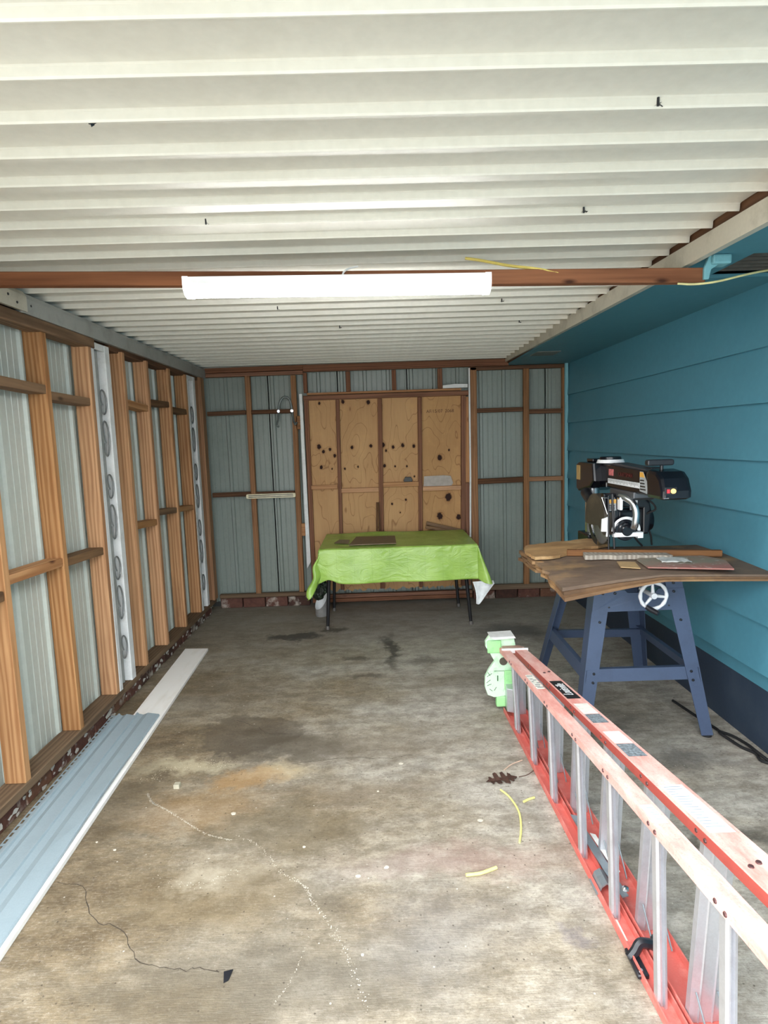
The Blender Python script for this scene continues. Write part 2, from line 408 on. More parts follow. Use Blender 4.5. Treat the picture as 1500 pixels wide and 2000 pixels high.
# ---- chalk scratches, cracks, chips on the slab
def flakes(path, n, spread, size, mat, name, label, seed):
    rnd = random.Random(seed); bm = new_bm(); P = smooth_path([(x, y, 0) for x, y in path], 5)
    for _ in range(n):
        k = rnd.uniform(0, len(P)-1.001); i = int(k); p = P[i].lerp(P[i+1], k-i)
        p = p + V((rnd.gauss(0, spread), rnd.gauss(0, spread), 0)); s = size*rnd.uniform(.4, 1.5); a = rnd.uniform(0, 6.3)
        q = [bm.verts.new((p.x+s*rnd.uniform(.5, 1.2)*math.cos(a+j*1.257), p.y+s*rnd.uniform(.5, 1.2)*math.sin(a+j*1.257), .0006)) for j in range(5)]
        bm.faces.new(q)
    o = obj(name, bm, mat, fl, smooth='raw', kind='stuff', label=label); return o
CHALKW = plain('chalk_white', (206, 198, 182), .9)
flakes([(-1.056,2.501),(-1.011,2.434),(-.967,2.402),(-.844,2.307),(-.723,2.209),(-.612,2.163)], 420, .0024, .0019, CHALKW, 'chalk_mark', 'white chalk scratch', 1)
flakes([(-.589,2.189),(-.485,2.114),(-.398,1.986),(-.307,1.914),(-.264,1.835),(-.206,1.746)], 200, .004, .0018, CHALKW, 'chalk_mark', 'white chalk scratch', 2)
flakes([(-.206,1.746),(-.169,1.676),(-.126,1.592),(-.102,1.508),(-.072,1.439)], 90, .008, .0017, CHALKW, 'chalk_mark', 'faint chalk scratch', 3)
flakes([(-.85,1.98),(-.70,1.93),(-.6,1.96),(-.55,2.0)], 70, .012, .0018, CHALKW, 'chalk_mark', 'pale scuff', 5)
flakes([(-1.12,2.60),(-1.0,2.70),(-.85,2.74),(-.76,2.72)], 160, .02, .0022, plain('pale_dust', (204, 194, 170), .9), 'chalk_mark', 'pale scuff', 6)
flakes([(-.25,1.72),(-.29,1.55),(-.33,1.47)], 60, .0015, .0012, CHALKW, 'chalk_mark', 'thin pale line', 8)
def crack(path, r, seed):
    bm = new_bm(); rnd = random.Random(seed); P = smooth_path([(x, y, .0007) for x, y in path], 6)
    P = [p+V((rnd.gauss(0, .004), rnd.gauss(0, .004), 0)) for p in P]
    for a, b in zip(P, P[1:]):
        d = (b-a).normalized(); n = V((-d.y, d.x, 0))*r*rnd.uniform(.6, 1.4)
        bm.faces.new([bm.verts.new(q) for q in (a-n, b-n, b+n, a+n)])
    obj('crack', bm, plain('crack_dark', (66, 58, 48), .9), fl, smooth='raw')
crack([(-1.174,1.966),(-1.061,1.936),(-.975,1.807),(-.86,1.749),(-.761,1.64),(-.656,1.6),(-.564,1.59),(-.488,1.583)], .0012, 3)
crack([(-.82,3.18),(-.7,3.1),(-.62,3.02),(-.5,3.0)], .001, 4)
crack([(-.45,2.70),(-.2,2.74),(.0,2.72),(.12,2.74)], .0012, 9)

# ---- left wall
wl = struct('wall_left', (-1.6, 2.5, 0))
XI = -1.515                                      # inner face of the studs
studY = [.98, 1.45, 1.93, 2.40, 2.87, 3.295, 3.735, 4.13, 4.55, 4.95]
rs = random.Random(3)
for i, y in enumerate(studY):
    lean = rs.uniform(-.006, .006)
    lumber('stud', (XI-.045, y+.02, .125), (XI-.045+lean, y+.02+rs.uniform(-.012, .012), 2.085), .09, .04, STUD, wl, bev=.003)
lumber('corner_post', (-1.55, 5.40, .12), (-1.55, 5.40, 2.13), .09, .10, STUDB, wl)
lumber('sill_plate', (-1.565, .74, .105), (-1.565, 3.4, .105), .10, .04, SILLW, wl, ref=(1, 0, 0))
lumber('sill_plate', (-1.567, 3.402, .105), (-1.567, 5.45, .105), .10, .04, SILLW, wl, ref=(1, 0, 0))
lumber('top_plate', (-1.545, .90, 2.075), (-1.545, 3.37, 2.075), .08, .052, GREYW, wl, ref=(1, 0, 0), label='dark weathered top plate')
lumber('top_plate', (-1.575, 3.62, 2.095), (-1.575, 5.45, 2.095), .09, .04, DARKW, wl, ref=(1, 0, 0))
lumber('top_plate', (-1.6, .90, 2.13), (-1.6, 5.45, 2.13), .09, .04, DARKW, wl, ref=(1, 0, 0))
nog = [(2.44, 2.87, 1.80, 1.79, 0), (2.91, 3.34, 1.765, 1.76, 0), (2.44, 2.87, .985, .975, 1), (2.91, 3.34, .965, .95, 1), (1.97, 2.40, .93, .93, 1), (1.97, 2.40, 1.78, 1.79, 0),
       (3.775, 4.13, 1.79, 1.77, 0), (4.17, 4.55, 1.815, 1.82, 0), (4.59, 4.985, 1.79, 1.785, 0), (3.775, 4.13, 1.02, 1.0, 1), (4.17, 4.55, 1.06, 1.035, 1), (4.59, 4.985, 1.035, 1.01, 1)]
for (a, b, z0, z1, k) in nog:
    lumber('nogging', (-1.565, a, z0), (-1.563, b, z1), .085, .042, GREYW if rs.random() < .75 else STUD, wl, ref=(1, 0, 0), bev=.006)
# ribbed sheets behind the studs
def rib_profile(width, pitch, minor=True):
    pts = []; x = 0
    pts.append((0, 0))
    while x < width-1e-6:
        seg = [(pitch*.12, 0), (pitch*.12+.008, .014), (pitch*.12+.030, .014), (pitch*.12+.038, 0)]
        for m in (.48, .70, .92):
            if minor: seg += [(pitch*m, 0), (pitch*m+.003, .0022), (pitch*m+.007, .0022), (pitch*m+.010, 0)]
        for (u, h) in seg:
            if x+u < width: pts.append((x+u, h))
        x += pitch
    pts.append((width, 0)); return pts
def sheet(name, origin, direction, inward, width, z0, z1, mat, parent, pitch=.21):
    bm = new_bm(); prof = rib_profile(width, pitch); d, n = V(direction), V(inward); th = .0012
    front = [[bm.verts.new(V(origin)+d*u+n*h+V((0, 0, z))) for z in (z0, z1)] for u, h in prof]
    back = [[bm.verts.new(V(origin)+d*u+n*(h-th)+V((0, 0, z))) for z in (z0, z1)] for u, h in prof]
    for L in (front, back):
        for a, b in zip(L, L[1:]): bm.faces.new((a[0], b[0], b[1], a[1]))
    for a, b in zip(front, back):
        pass
    for k in (0, -1): bm.faces.new((front[k][0], front[k][1], back[k][1], back[k][0]))
    for z in (0, 1):
        for i in range(len(prof)-1): bm.faces.new((front[i][z], front[i+1][z], back[i+1][z], back[i][z]))
    return obj(name, bm, mat, parent)
y = .72; i = 0
while y < 5.5:
    w = min(.63, 5.56-y)
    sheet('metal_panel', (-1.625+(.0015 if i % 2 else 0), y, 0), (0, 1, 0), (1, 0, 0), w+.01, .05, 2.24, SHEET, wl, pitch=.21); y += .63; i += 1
# brick curb below the sill
def bricks(parent, start, direction, n, inward, z0, z1, length, seed, mats, first=0):
    rnd = random.Random(seed); d, nn = V(direction), V(inward)
    for k in range(n):
        p = V(start)+d*(k*(length+.01)); q = p+d*length; j = rnd.uniform(-.006, .004)
        a = p+nn*(-.09+j); b = q+nn*j
        bm = new_bm(); box(bm, a.x, b.x, a.y, b.y, z0, z1+rnd.uniform(-.003, .0), .004)
        c = (a+b)/2
        obj('brick', bm, mats[rnd.randrange(len(mats))], parent, origin=(c.x, c.y, (z0+z1)/2))
def brickm(name, a, b):
    t = NT(name); n = t.noise(t.coord(rnd=True), 22., 5, .7); n2 = t.noise(t.coord(rnd=True), 7., 4, .6)
    c = t.ramp(n, [(.3, a), (.7, b)]); c = t.mix(t.mr(n2, .55, .68, 0, .8), c, lin((196, 188, 176))); t.bump(n, .5, .006)
    return t.out(c, .85)
BR = [brickm('brick_red', (80, 50, 42), (106, 68, 56)), brickm('brick_dark', (52, 34, 28), (82, 52, 42)), brickm('brick_brown', (92, 60, 44), (122, 84, 64))]
bricks(wl, (-1.545, .76, 0), (0, 1, 0), 22, (1, 0, 0), 0.001, .083, .2, 5, BR)
bm = new_bm(); rnd = random.Random(11)
for k in range(90):                                # flaking whitewash on the curb
    y = rnd.uniform(1.4, 5.4); z = rnd.uniform(.01, .075); s = rnd.uniform(.008, .022)
    q = [bm.verts.new((-1.5375+rnd.uniform(0, .003), y+s*rnd.uniform(.6, 1.6)*math.cos(j*1.047), max(.004, z+s*.8*rnd.uniform(.5, 1.2)*math.sin(j*1.047)))) for j in range(6)]
    bm.faces.new(q)
obj('paint_flakes', bm, plain('flaking_whitewash', (196, 192, 184), .9), wl, smooth='raw', kind='stuff', label='flaking white paint on the curb')
# grey gutter strip under the ceiling on the left
g1 = struct('trim_1', (-1.5, 2.5, 2.1))
bm = new_bm(); prism(bm, [(-1.535, 2.105), (-1.50, 2.10), (-1.495, 2.10), (-1.495, 2.165), (-1.50, 2.185), (-1.56, 2.19), (-1.56, 2.18), (-1.505, 2.178), (-1.5, 2.16), (-1.501, 2.108), (-1.535, 2.112)], 'y', 2.70, 5.48)
obj('edge_channel', bm, GUTTER, g1)
bm = new_bm(); prism(bm, [(-1.535, 2.115), (-1.49, 2.105), (-1.487, 2.105), (-1.487, 2.17), (-1.50, 2.19), (-1.56, 2.195), (-1.56, 2.185), (-1.505, 2.182), (-1.494, 2.165), (-1.493, 2.113), (-1.535, 2.122)], 'y', .72, 2.715)
obj('edge_channel', bm, FASCIA, g1)
for (yy, zz) in ((2.58, 2.15), (2.64, 2.13), (2.76, 2.14)):
    bm = new_bm(); lathe(bm, [(0, 0), (.006, 0), (.005, .004), (0, .005)], (-1.4935+(-.004 if yy > 2.7 else .0055), yy, zz), 'x', 10); obj('rivet', bm, BLACKP, g1)
# ornamental metal posts with scrolls in the left wall
def scroll_post(y0, y1, zlow, label, n):
    p = thing('ornamental_post', label, 'post', (XI, (y0+y1)/2, zlow), 'ornamental scroll posts in the left wall')
    bm = new_bm(); box(bm, XI-.006, XI+.002, y0, y0+.036, zlow, 2.085, .001); obj('upright', bm, WHITE, p, label='thin white painted upright')
    bm = new_bm(); box(bm, XI-.042, XI+.004, y1-.058, y1, zlow, 2.085, .002); obj('upright', bm, WHITE, p, label='wide white painted upright')
    bm = new_bm(); box(bm, XI-.004, XI+.001, y0+.0, y1-.05, 2.05, 2.085, .001); obj('top_bracket', bm, WHITE, p)
    bm = new_bm(); tube(bm, [(XI-.05, y0+.14, .126), (XI-.05, y0+.14, 2.10)], .019, 12); obj('pipe', bm, GUTTER, p, smooth=True, label='grey pipe behind the scrolls')
    ym = y1-.105; step = (1.9-.25)/n
    GS = plain('grey_scroll_iron', (126, 128, 128), .5, .3)
    for k in range(n):
        z = .28+step*k; pts = []; h = step*(.9 if k % 2 else .62)
        for j in range(26):
            t = j/25; a = math.pi*(1.35-2.5*t)
            pts.append((XI-.004, ym+.034*math.cos(a)*(1-.2*t), z+h*.5+h*.46*math.sin(a*(.8))))
        bm = new_bm(); tube(bm, pts, .0045, 6); obj('scroll', bm, GS, p, smooth=True)
scroll_post(3.337, 3.56, .126, 'white painted ornamental post with grey scrolls between the near and far studs', 7)
scroll_post(4.992, 5.20, .126, 'white painted ornamental post with scrolls by the back corner', 7)

# ---- back wall
wb = struct('wall_back', (0, 5.58, 0))
YB = 5.49; TH = .045
def vboard(name, x0, x1, z0, z1, mat, y=YB, th=TH, xt=None, label=None):
    w = x1-x0; xa = (x0+x1)/2; xb = xa if xt is None else xt
    return lumber(name, (xa, y+th/2, z0), (xb, y+th/2, z1), w, th, mat, wb, ref=(1, 0, 0), label=label)
def hboard(name, x0, x1, z0, z1, mat, y=YB, th=TH, dz=0., label=None):
    zc = (z0+z1)/2
    return lumber(name, (x0, y+th/2, zc), (x1, y+th/2, zc+dz), z1-z0, th, mat, wb, ref=(0, 0, 1), label=label)
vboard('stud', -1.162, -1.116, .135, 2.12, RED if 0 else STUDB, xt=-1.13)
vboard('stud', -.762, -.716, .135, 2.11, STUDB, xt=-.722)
hboard('girt', -1.505, -1.16, 1.775, 1.812, DARKW, dz=.004)
hboard('girt', -1.116, -.762, 1.778, 1.814, DARKW)
hboard('girt', -1.505, -1.16, 1.042, 1.082, DARKW)
hboard('girt', -1.116, -.762, 1.042, 1.078, DARKW)
hboard('bottom_plate', -1.50, -.645, .098, .135, SILLW)
hboard('top_plate', -1.5, -.632, 2.112, 2.145, RED, dz=.004)
hboard('top_plate', -1.5, -.595, 2.148, 2.19, RED, y=YB-.01, dz=.006)
hboard('top_plate', -.628, 1.20, 2.132, 2.192, RED, y=YB-.03, dz=0.0)
hboard('top_plate', .86, 1.735, 2.10, 2.131, DARKW)
hboard('top_plate', 1.20, 1.735, 2.134, 2.165, DARKW)
# opening with plywood
vboard('jamb', -.642, -.604, .14, 1.889, RED, xt=-.617)
hboard('ledge', -.604, .775, 1.93, 1.948, LIGHTW, y=YB-.015, th=.05)
hboard('header', -.64, .845, 1.884, 1.926, RED, y=YB-.004)
for xx, w in ((-.617, .034), (-.234, .04), (.177, .038), (.588, .042)): vboard('cripple_stud', xx-w/2, xx+w/2, 1.95, 2.128, RED)
vboard('stud', .846, .912, .135, 2.128, STUDB, xt=.882)
for (xa, xb, zt) in ((-.348, .033, None), (.023, .04, None), (.382, .037, None), (.776, .042, None)):
    lumber('batten', (xa-.012, YB+.022, .14), (xa+.012 if xa < 0 else xa+.02, YB+.022, 1.882), xb, .04, RED, wb, ref=(1, 0, 0))
hboard('blocking', -.612, -.366, 1.082, 1.12, LIGHTW)
hboard('blocking', -.334, .008, 1.043, 1.083, LIGHTW)
hboard('blocking', .048, .372, 1.083, 1.124, LIGHTW)
hboard('blocking', .408, .758, 1.036, 1.076, LIGHTW)
vboard('jamb', .802, .842, 1.10, 1.872, LIGHTW, y=YB+.01)
vboard('jamb', .800, .836, .14, 1.097, RED, y=YB+.012)
hboard('bottom_plate', -.64, .845, .066, .098, RED, y=YB-.002)
hboard('bottom_plate', -.64, .845, .028, .064, RED, y=YB-.008)
KN = [(-0.501,1.858,0.011),(-0.290,1.865,0.016),(-0.061,1.853,0.016),(0.077,1.862,0.018),(0.283,1.864,0.016),(-0.523,1.467,0.019),(-0.484,1.424,0.014),(-0.423,1.441,0.012),(-0.384,1.384,0.013),(-0.509,1.282,0.014),(-0.412,1.265,0.007),(-0.224,1.452,0.013),(-0.052,1.460,0.013),(-0.296,1.261,0.009),(-0.175,1.275,0.008),(0.059,1.466,0.018),(0.151,1.444,0.013),(0.239,1.455,0.015),(0.341,1.447,0.013),(0.085,1.414,0.010),(0.067,1.276,0.013),(0.164,1.268,0.008),(0.271,1.265,0.008),(0.338,1.170,0.007),(-0.450,0.920,0.006),(-0.058,0.916,0.008),(-0.318,0.958,0.010),(0.125,0.924,0.009),(0.253,0.957,0.009),(0.198,0.841,0.006)]
KN2 = [(0.575,1.333,0.021),(0.646,0.967,0.030),(0.563,0.796,0.026),(0.736,0.780,0.020),(0.66,1.40,.008)]
PLYA = plywood('plywood_knotty', (178, 136, 94), (208, 168, 120), KN[:15])
PLYB = plywood('plywood_knotty_mid', (178, 136, 94), (208, 168, 120), KN[15:])
PLYC = plywood('plywood_right', (168, 126, 84), (200, 158, 108), KN2)
def ply_sheet(x0, x1, z0, z1, mat, ragged=False, seed=0):
    bm = new_bm(); rnd = random.Random(seed)
    top = [(x0, z1), (x1, z1)]; n = 28
    bot = [(x1+(x0-x1)*k/n, z0+(rnd.uniform(-.012, .02) if ragged else 0)) for k in range(n+1)]
    prism(bm, top+bot, 'y', YB+.042, YB+.055); return obj('plywood_sheet', bm, mat, wb, origin=(0, YB, 0))
ply_sheet(-.63, .0405, .125, 1.90, PLYA, True, 1)
ply_sheet(.0425, .40, .125, 1.90, PLYB, True, 2)
ply_sheet(.402, .82, .125, 1.90, PLYC, True, 3)
lettering('stamp', 'AF/15/07  2068', (.586, YB+.0415, 1.752), (1, 0, 0), (0, 0, 1), .04, plain('stamp_ink', (92, 60, 42), .8), wb, label='faint stamped figures', sx=1.0)
for (x0, x1, dz, mat) in ():
    pass
# sheets of the back wall
for k in range(6):
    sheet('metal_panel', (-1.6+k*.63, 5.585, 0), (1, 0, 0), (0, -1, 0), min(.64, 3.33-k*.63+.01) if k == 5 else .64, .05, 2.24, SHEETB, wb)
# right bays
vboard('stud', 1.330, 1.380, .135, 2.103, STUDB, xt=1.362)
vboard('stud', 1.688, 1.730, .135, 2.10, STUDB, xt=1.706)
hboard('girt', .912, 1.33, 1.725, 1.763, DARKW)
hboard('girt', 1.384, 1.69, 1.700, 1.740, DARKW)
hboard('girt', .912, 1.33, 1.08, 1.128, DARKW, dz=.006)
hboard('girt', 1.384, 1.69, 1.09, 1.13, STUDB)
hboard('bottom_plate', .848, 1.73, .09, .135, SILLW)
bricks(wb, (-1.5, 5.51, 0), (1, 0, 0), 4, (0, -1, 0), .001, .092, .2, 8, BR)
bricks(wb, (.86, 5.515, 0), (1, 0, 0), 4, (0, -1, 0), .001, .085, .2, 9, BR)
# white corner strips and blocks beside the opening
wt = struct('trim_2', (-.66, 5.47, .4))
bm = new_bm(); prism(bm, [(-.672, 1.94), (-.646, 1.94), (-.645, 1.4), (-.640, .42), (-.676, .36), (-.674, 1.0)], 'y', 5.465, 5.488); obj('casing', bm, WHITE, wt)
wt2 = struct('trim_3', (.845, 5.47, .5)); bm = new_bm(); prism(bm, [(.840, 2.12), (.853, 2.12), (.850, 1.2), (.840, .60), (.826, .60), (.836, 1.2)], 'y', 5.47, 5.488); obj('casing', bm, WHITE, wt2)
hboard('blocking', -.715, -.675, 1.63, 1.75, STUDB); hboard('blocking', -.712, -.678, .66, .775, LIGHTW)
bm = new_bm(); box(bm, 1.70, 1.729, 5.462, 5.488, .13, 2.17, .003); wt3 = struct('trim_4', (1.71, 5.47, .1)); obj('corner_strip', bm, TEALL, wt3)
bm = new_bm(); box(bm, 1.28, 1.729, 5.455, 5.49, 2.168, 2.195, .003); obj('corner_strip', bm, TEALL, wt3)

# ---- right wall : lap siding boards over a dark foundation
wr = struct('wall_right', (1.76, 2.5, 0))
lines = [.385, .62, .865, 1.112, 1.358, 1.612, 1.855, 2.14]
for a, b in zip(lines, lines[1:]):
    bm = new_bm(); prism(bm, [(1.718, a), (1.748, a), (1.754, b+.012), (1.744, b+.012)], 'y', -2.4, 5.58)
    # slight waviness of the old boards
    bmesh.ops.subdivide_edges(bm, edges=[e for e in bm.edges if abs((e.verts[0].co-e.verts[1].co).y) > 2], cuts=24)
    for v in bm.verts: v.co.z += .003*math.sin(v.co.y*1.7+a*9); v.co.x += .0015*math.sin(v.co.y*3.1+a*5)
    obj('siding_board', bm, TEAL, wr, origin=(1.74, 2.5, a))
bm = new_bm(); box(bm, 1.755, 1.9, -2.4, 5.58, .3, 2.3); obj('sheathing', bm, TEAL, wr)
bm = new_bm(); box(bm, 1.762, 1.95, -2.4, 5.58, -.1, .40); obj('foundation', bm, NAVY, wr)
# soffit of the house eave
sf = struct('soffit', (1.45, 2.5, 2.13))
bm = new_bm(); box(bm, 1.195, 1.76, -2.4, 2.28, 2.135, 2.15); obj('soffit_board', bm, SOFF, sf)
bm = new_bm(); box(bm, 1.195, 1.76, 2.62, 5.58, 2.135, 2.15); obj('soffit_board', bm, SOFF, sf)
bm = new_bm(); box(bm, 1.195, 1.40, 2.28, 2.62, 2.135, 2.15); obj('soffit_board', bm, SOFF, sf)
vent = struct('soffit_vent', (1.56, 2.45, 2.14), label='dark recessed soffit vent')
bm = new_bm(); box(bm, 1.39, 1.77, 2.27, 2.63, 2.165, 2.175); obj('screen', bm, plain('dark_vent', (66, 66, 64), .8), vent)
bm = new_bm()
for k in range(7): box(bm, 1.41, 1.75, 2.29+k*.05, 2.296+k*.05, 2.155, 2.165)
obj('slats', bm, plain('dark_vent2', (84, 84, 80), .8), vent, kind='stuff')
bm = new_bm(); box(bm, 1.24, 1.42, 4.66, 4.88, 2.129, 2.134); obj('patch', bm, plain('grey_patch', (104, 112, 110), .8), sf, label='bare grey patch')
# fascia : wooden board above, off-white channel below
bm = new_bm(); box(bm, 1.215, 2.3, -2.4, 5.62, 2.30, 2.36); obj('eave_deck', bm, plain('roof_deck', (120, 112, 100), .8), sf)
bm = new_bm(); box(bm, 1.215, 1.24, -2.4, 5.58, 2.15, 2.30); obj('eave_side', bm, SOFF, sf)
bm = new_bm(); box(bm, 1.24, 1.9, 5.592, 5.62, 2.19, 2.30); obj('eave_end', bm, SOFF, sf)
fc = struct('trim_5', (1.18, 2.5, 2.15))
lumber('fascia_board', (1.197, .72, 2.22), (1.197, 5.46, 2.22), .025, .14, FENCEW if 0 else DARKW, fc, ref=(1, 0, 0))
bm = new_bm(); prism(bm, [(1.166, 2.068), (1.20, 2.072), (1.20, 2.079), (1.176, 2.077), (1.178, 2.140), (1.166, 2.140)], 'y', .72, 5.46)
for v in bm.verts: v.co.z += .0172*v.co.y
obj('fascia_channel', bm, FASCIA, fc)

# ---- ceiling : one pan per object, ribs running across
ce = struct('ceiling', (-.2, 2.5, ZC))
PITCH = .1545; y0c = 1.077-PITCH*2
def pan_mesh():
    bm = new_bm(); s = 1.19
    prof = [(0, .005), (.002, .011), (.030, .0135), (.07, .0160), (.120, .0162), (.141, .0155), (.1455, .013), (.1470, -.005), (.1490, -.010), (.1515, -.010), (.1530, .002), (PITCH+.001, .005)]
    prof = [(a, b*.9) for a, b in prof]
    xs = [-1.66, -.9, -.2, .5, 1.178]
    for dz, flip in ((0, False), (.0015, True)):
        rows = [[bm.verts.new((x, yy, zz+dz)) for (yy, zz) in prof] for x in xs]
        for a, b in zip(rows, rows[1:]):
            for i in range(len(prof)-1): bm.faces.new((a[i], b[i], b[i+1], a[i+1]))
        if flip:
            for R0, R1 in ((rows0[0], rows[0]), (rows0[-1], rows[-1])):
                for i in range(len(prof)-1): bm.faces.new((R0[i], R0[i+1], R1[i+1], R1[i]))
        rows0 = rows
    me = bpy.data.meshes.new('ceiling_pan'); bm.normal_update(); bmesh.ops.recalc_face_normals(bm, faces=bm.faces)
    bm.to_mesh(me); bm.free(); me.materials.append(PANEL)
    me.polygons.foreach_set('use_smooth', [True]*len(me.polygons)); me.set_sharp_from_angle(angle=math.radians(14))
    return me
pm = pan_mesh(); yy = y0c; k = 0
while yy < 5.55:
    o = bpy.data.objects.new('ceiling_pan', pm); COL.objects.link(o); o.parent = ce
    o.location = V((0, yy, ZC))-V(ce.location); o.rotation_euler = (0, .0025, .0035); yy += PITCH; k += 1
bm = new_bm(); box(bm, -1.72, 1.2, .77, 5.6, ZC+.055, ZC+.07); obj('roof_deck', bm, plain('roof_deck', (120, 112, 100), .8), ce)
bm = new_bm(); box(bm, -1.69, -1.64, .74, 5.6, 2.05, 2.262); obj('side_closure', bm, DARKW, ce)
bm = new_bm(); box(bm, -1.7, 1.8, 5.596, 5.64, 0.0, 2.27); obj('backing', bm, plain('backing_dark', (60, 60, 58), .8), wb)
bm = new_bm(); box(bm, -1.72, -1.645, .74, 5.64, 0.0, 2.05); obj('backing', bm, plain('backing_dark', (60, 60, 58), .8), wl)
# screw tips with torn washers poking through the pans
for (sx, sy) in ((-.588, 1.385), (.628, 1.379), (-.511, 1.995), (.678, 1.992), (-.487, 3.231), (.672, 3.217), (.9, 3.8), (-.2, 3.8)):
    bm = new_bm(); rr = random.Random(int(sx*1000))
    tube(bm, [(sx, sy, ZC+.01), (sx, sy, ZC-.007)], .003, 6)
    for j in range(4):
        a = j*1.6; p = V((sx+.009*math.cos(a), sy+.008*math.sin(a), ZC-.006-.004*rr.random()))
        bm.faces.new([bm.verts.new(q) for q in (V((sx, sy, ZC-.002)), p, p+V((.006, .004, .006)))])
    obj('screw_tip', bm, BLACKP, ce)
# the brown beam
be = struct('ceiling_beam', (0, 2.32, 2.06), label='reddish brown wooden beam carrying the strip light')
lumber('beam', (-1.6, 2.32, 2.141), (-.1, 2.32, 2.098), .04, .050, BEAMW, be, ref=(0, 1, 0), bev=.003)
lumber('beam', (-.098, 2.32, 2.098), (1.236, 2.32, 2.070), .04, .052, BEAMW, be, ref=(0, 1, 0), bev=.003)
bk = struct('beam_bracket', (1.27, 2.32, 2.1), label='teal painted block and bracket at the right end of the beam')
bm = new_bm(); prism(bm, [(1.222, 2.05), (1.240, 2.05), (1.248, 2.085), (1.285, 2.108), (1.285, 2.134), (1.240, 2.134), (1.222, 2.09)], 'y', 2.285, 2.298, .003); obj('bracket', bm, TEALL, bk)
bm = new_bm(); box(bm, 1.245, 1.315, 2.27, 2.33, 2.100, 2.1345, .008); obj('block', bm, TEALL, bk, label='teal block')

# ================================================================== LAMP
lp = thing('strip_light', 'long white strip light glowing under the brown ceiling beam', 'lamp', (-.12, 2.29, 2.05))
za, zb = 2.094, 2.076       # top at left / right end
def lampx(x): return za+(zb-za)*(x+.662)/1.086
def lamp_body(bm, x0, x1, prof):
    A = [bm.verts.new((x0, 2.298+u*.91, lampx(x0)+v*.91)) for u, v in prof]; B = [bm.verts.new((x1, 2.298+u*.91, lampx(x1)+v*.91)) for u, v in prof]
    n = len(prof); bm.faces.new(A); bm.faces.new(B[::-1])
    for i in range(n): bm.faces.new((A[i], A[(i+1) % n], B[(i+1) % n], B[i]))
hous = [(0, 0), (-.105, 0), (-.105, -.026), (0, -.026)]
diff = [(-.002, -.0262), (-.103, -.0262), (-.100, -.044), (-.086, -.060), (-.055, -.068), (-.022, -.062), (-.006, -.046)]
bm = new_bm(); lamp_body(bm, -.640, .404, hous); obj('housing', bm, WPLAST, lp, label='white metal channel')
EM = NT('lit_diffuser'); EM.b.inputs['Emission Color'].default_value = (1, 1, 1, 1); EM.b.inputs['Emission Strength'].default_value = LAMP_EMIT
EM.out(lin((250, 252, 255)), .4)
bm = new_bm(); lamp_body(bm, -.640, .404, diff); obj('diffuser', bm, EM.m, lp)
cap = [(.001, .001), (-.107, .001), (-.107, -.030), (-.103, -.048), (-.087, -.0645), (-.055, -.072), (-.02, -.0645), (-.004, -.048), (.001, -.03)]
EC = NT('translucent_end_cap'); EC.b.inputs['Emission Color'].default_value = (1, 1, 1, 1); EC.b.inputs['Emission Strength'].default_value = 1.0; EC.out(lin((240, 242, 244)), .4)
for a, b in ((-.660, -.6405), (.4045, .425)):
    bm = new_bm(); lamp_body(bm, a, b, cap); obj('end_cap', bm, EC.m, lp, label='glowing end cap')
bm = new_bm()
YEL = plain('yellow_cable', (226, 206, 110), .5); 
tube(bm, smooth_path([(.37, 2.44, 2.194), (.42, 2.42, 2.180), (.52, 2.36, 2.140), (.61, 2.31, 2.112), (.69, 2.305, 2.094)]), .0055, 8)
tag(obj('yellow_cable', bm, YEL, smooth=True, origin=(.55, 2.35, 2.12)), 'yellow electric cable running over the beam right of the strip light', 'cable')
bm = new_bm(); tube(bm, smooth_path([(1.13, 2.295, 2.040), (1.19, 2.29, 2.035), (1.27, 2.28, 2.040), (1.40, 2.31, 2.070), (1.55, 2.40, 2.105), (1.70, 2.55, 2.131)]), .004, 8)
tag(obj('cream_cable', bm, plain('cream_cable', (216, 208, 150), .5), smooth=True, origin=(1.4, 2.35, 2.07)), 'thin cream cable sagging across the teal soffit past the beam end', 'cable')
bm = new_bm(); tube(bm, smooth_path([(-.105, 2.30, 2.10), (-.096, 2.29, 2.118), (-.075, 2.30, 2.132), (-.045, 2.31, 2.14)]), .0035, 8)
tag(obj('white_wire', bm, WPLAST, smooth=True, origin=(-.08, 2.3, 2.12)), 'short white wire curling up from the beam above the strip light', 'wire')

# ================================================================== THINGS ON THE BACK WALL
hk = thing('utility_hook', 'bent grey steel double hook hanging on the girt left of the plywood', 'hook', (-.78, 5.47, 1.79))
HG = plain('grey_hook_steel', (118, 126, 124), .45, .4)
bm = new_bm()
tube(bm, smooth_path([(-.862, 5.43, 1.655), (-.876, 5.42, 1.675), (-.868, 5.455, 1.73), (-.862, 5.472, 1.80), (-.848, 5.472, 1.87), (-.815, 5.472, 1.915), (-.775, 5.472, 1.91), (-.752, 5.472, 1.87), (-.742, 5.472, 1.80), (-.735, 5.46, 1.73), (-.715, 5.42, 1.675), (-.700, 5.43, 1.69)]), .0095, 10)
obj('bar', bm, HG, hk, smooth=True)
for xx in (-.862, -.742):
    bm = new_bm(); lathe(bm, [(0, 0), (.013, 0), (.011, .006), (0, .008)], (xx, 5.455, 1.795), 'y', 12); obj('bolt', bm, CHROME, hk, label='shiny bolt')
cr = thing('slotted_rack', 'cream slotted plastic rack bar fixed on the girt left of the plywood', 'rack', (-.97, 5.47, 1.04))
CRM = plain('cream_plastic', (232, 222, 190), .4)
bm = new_bm()
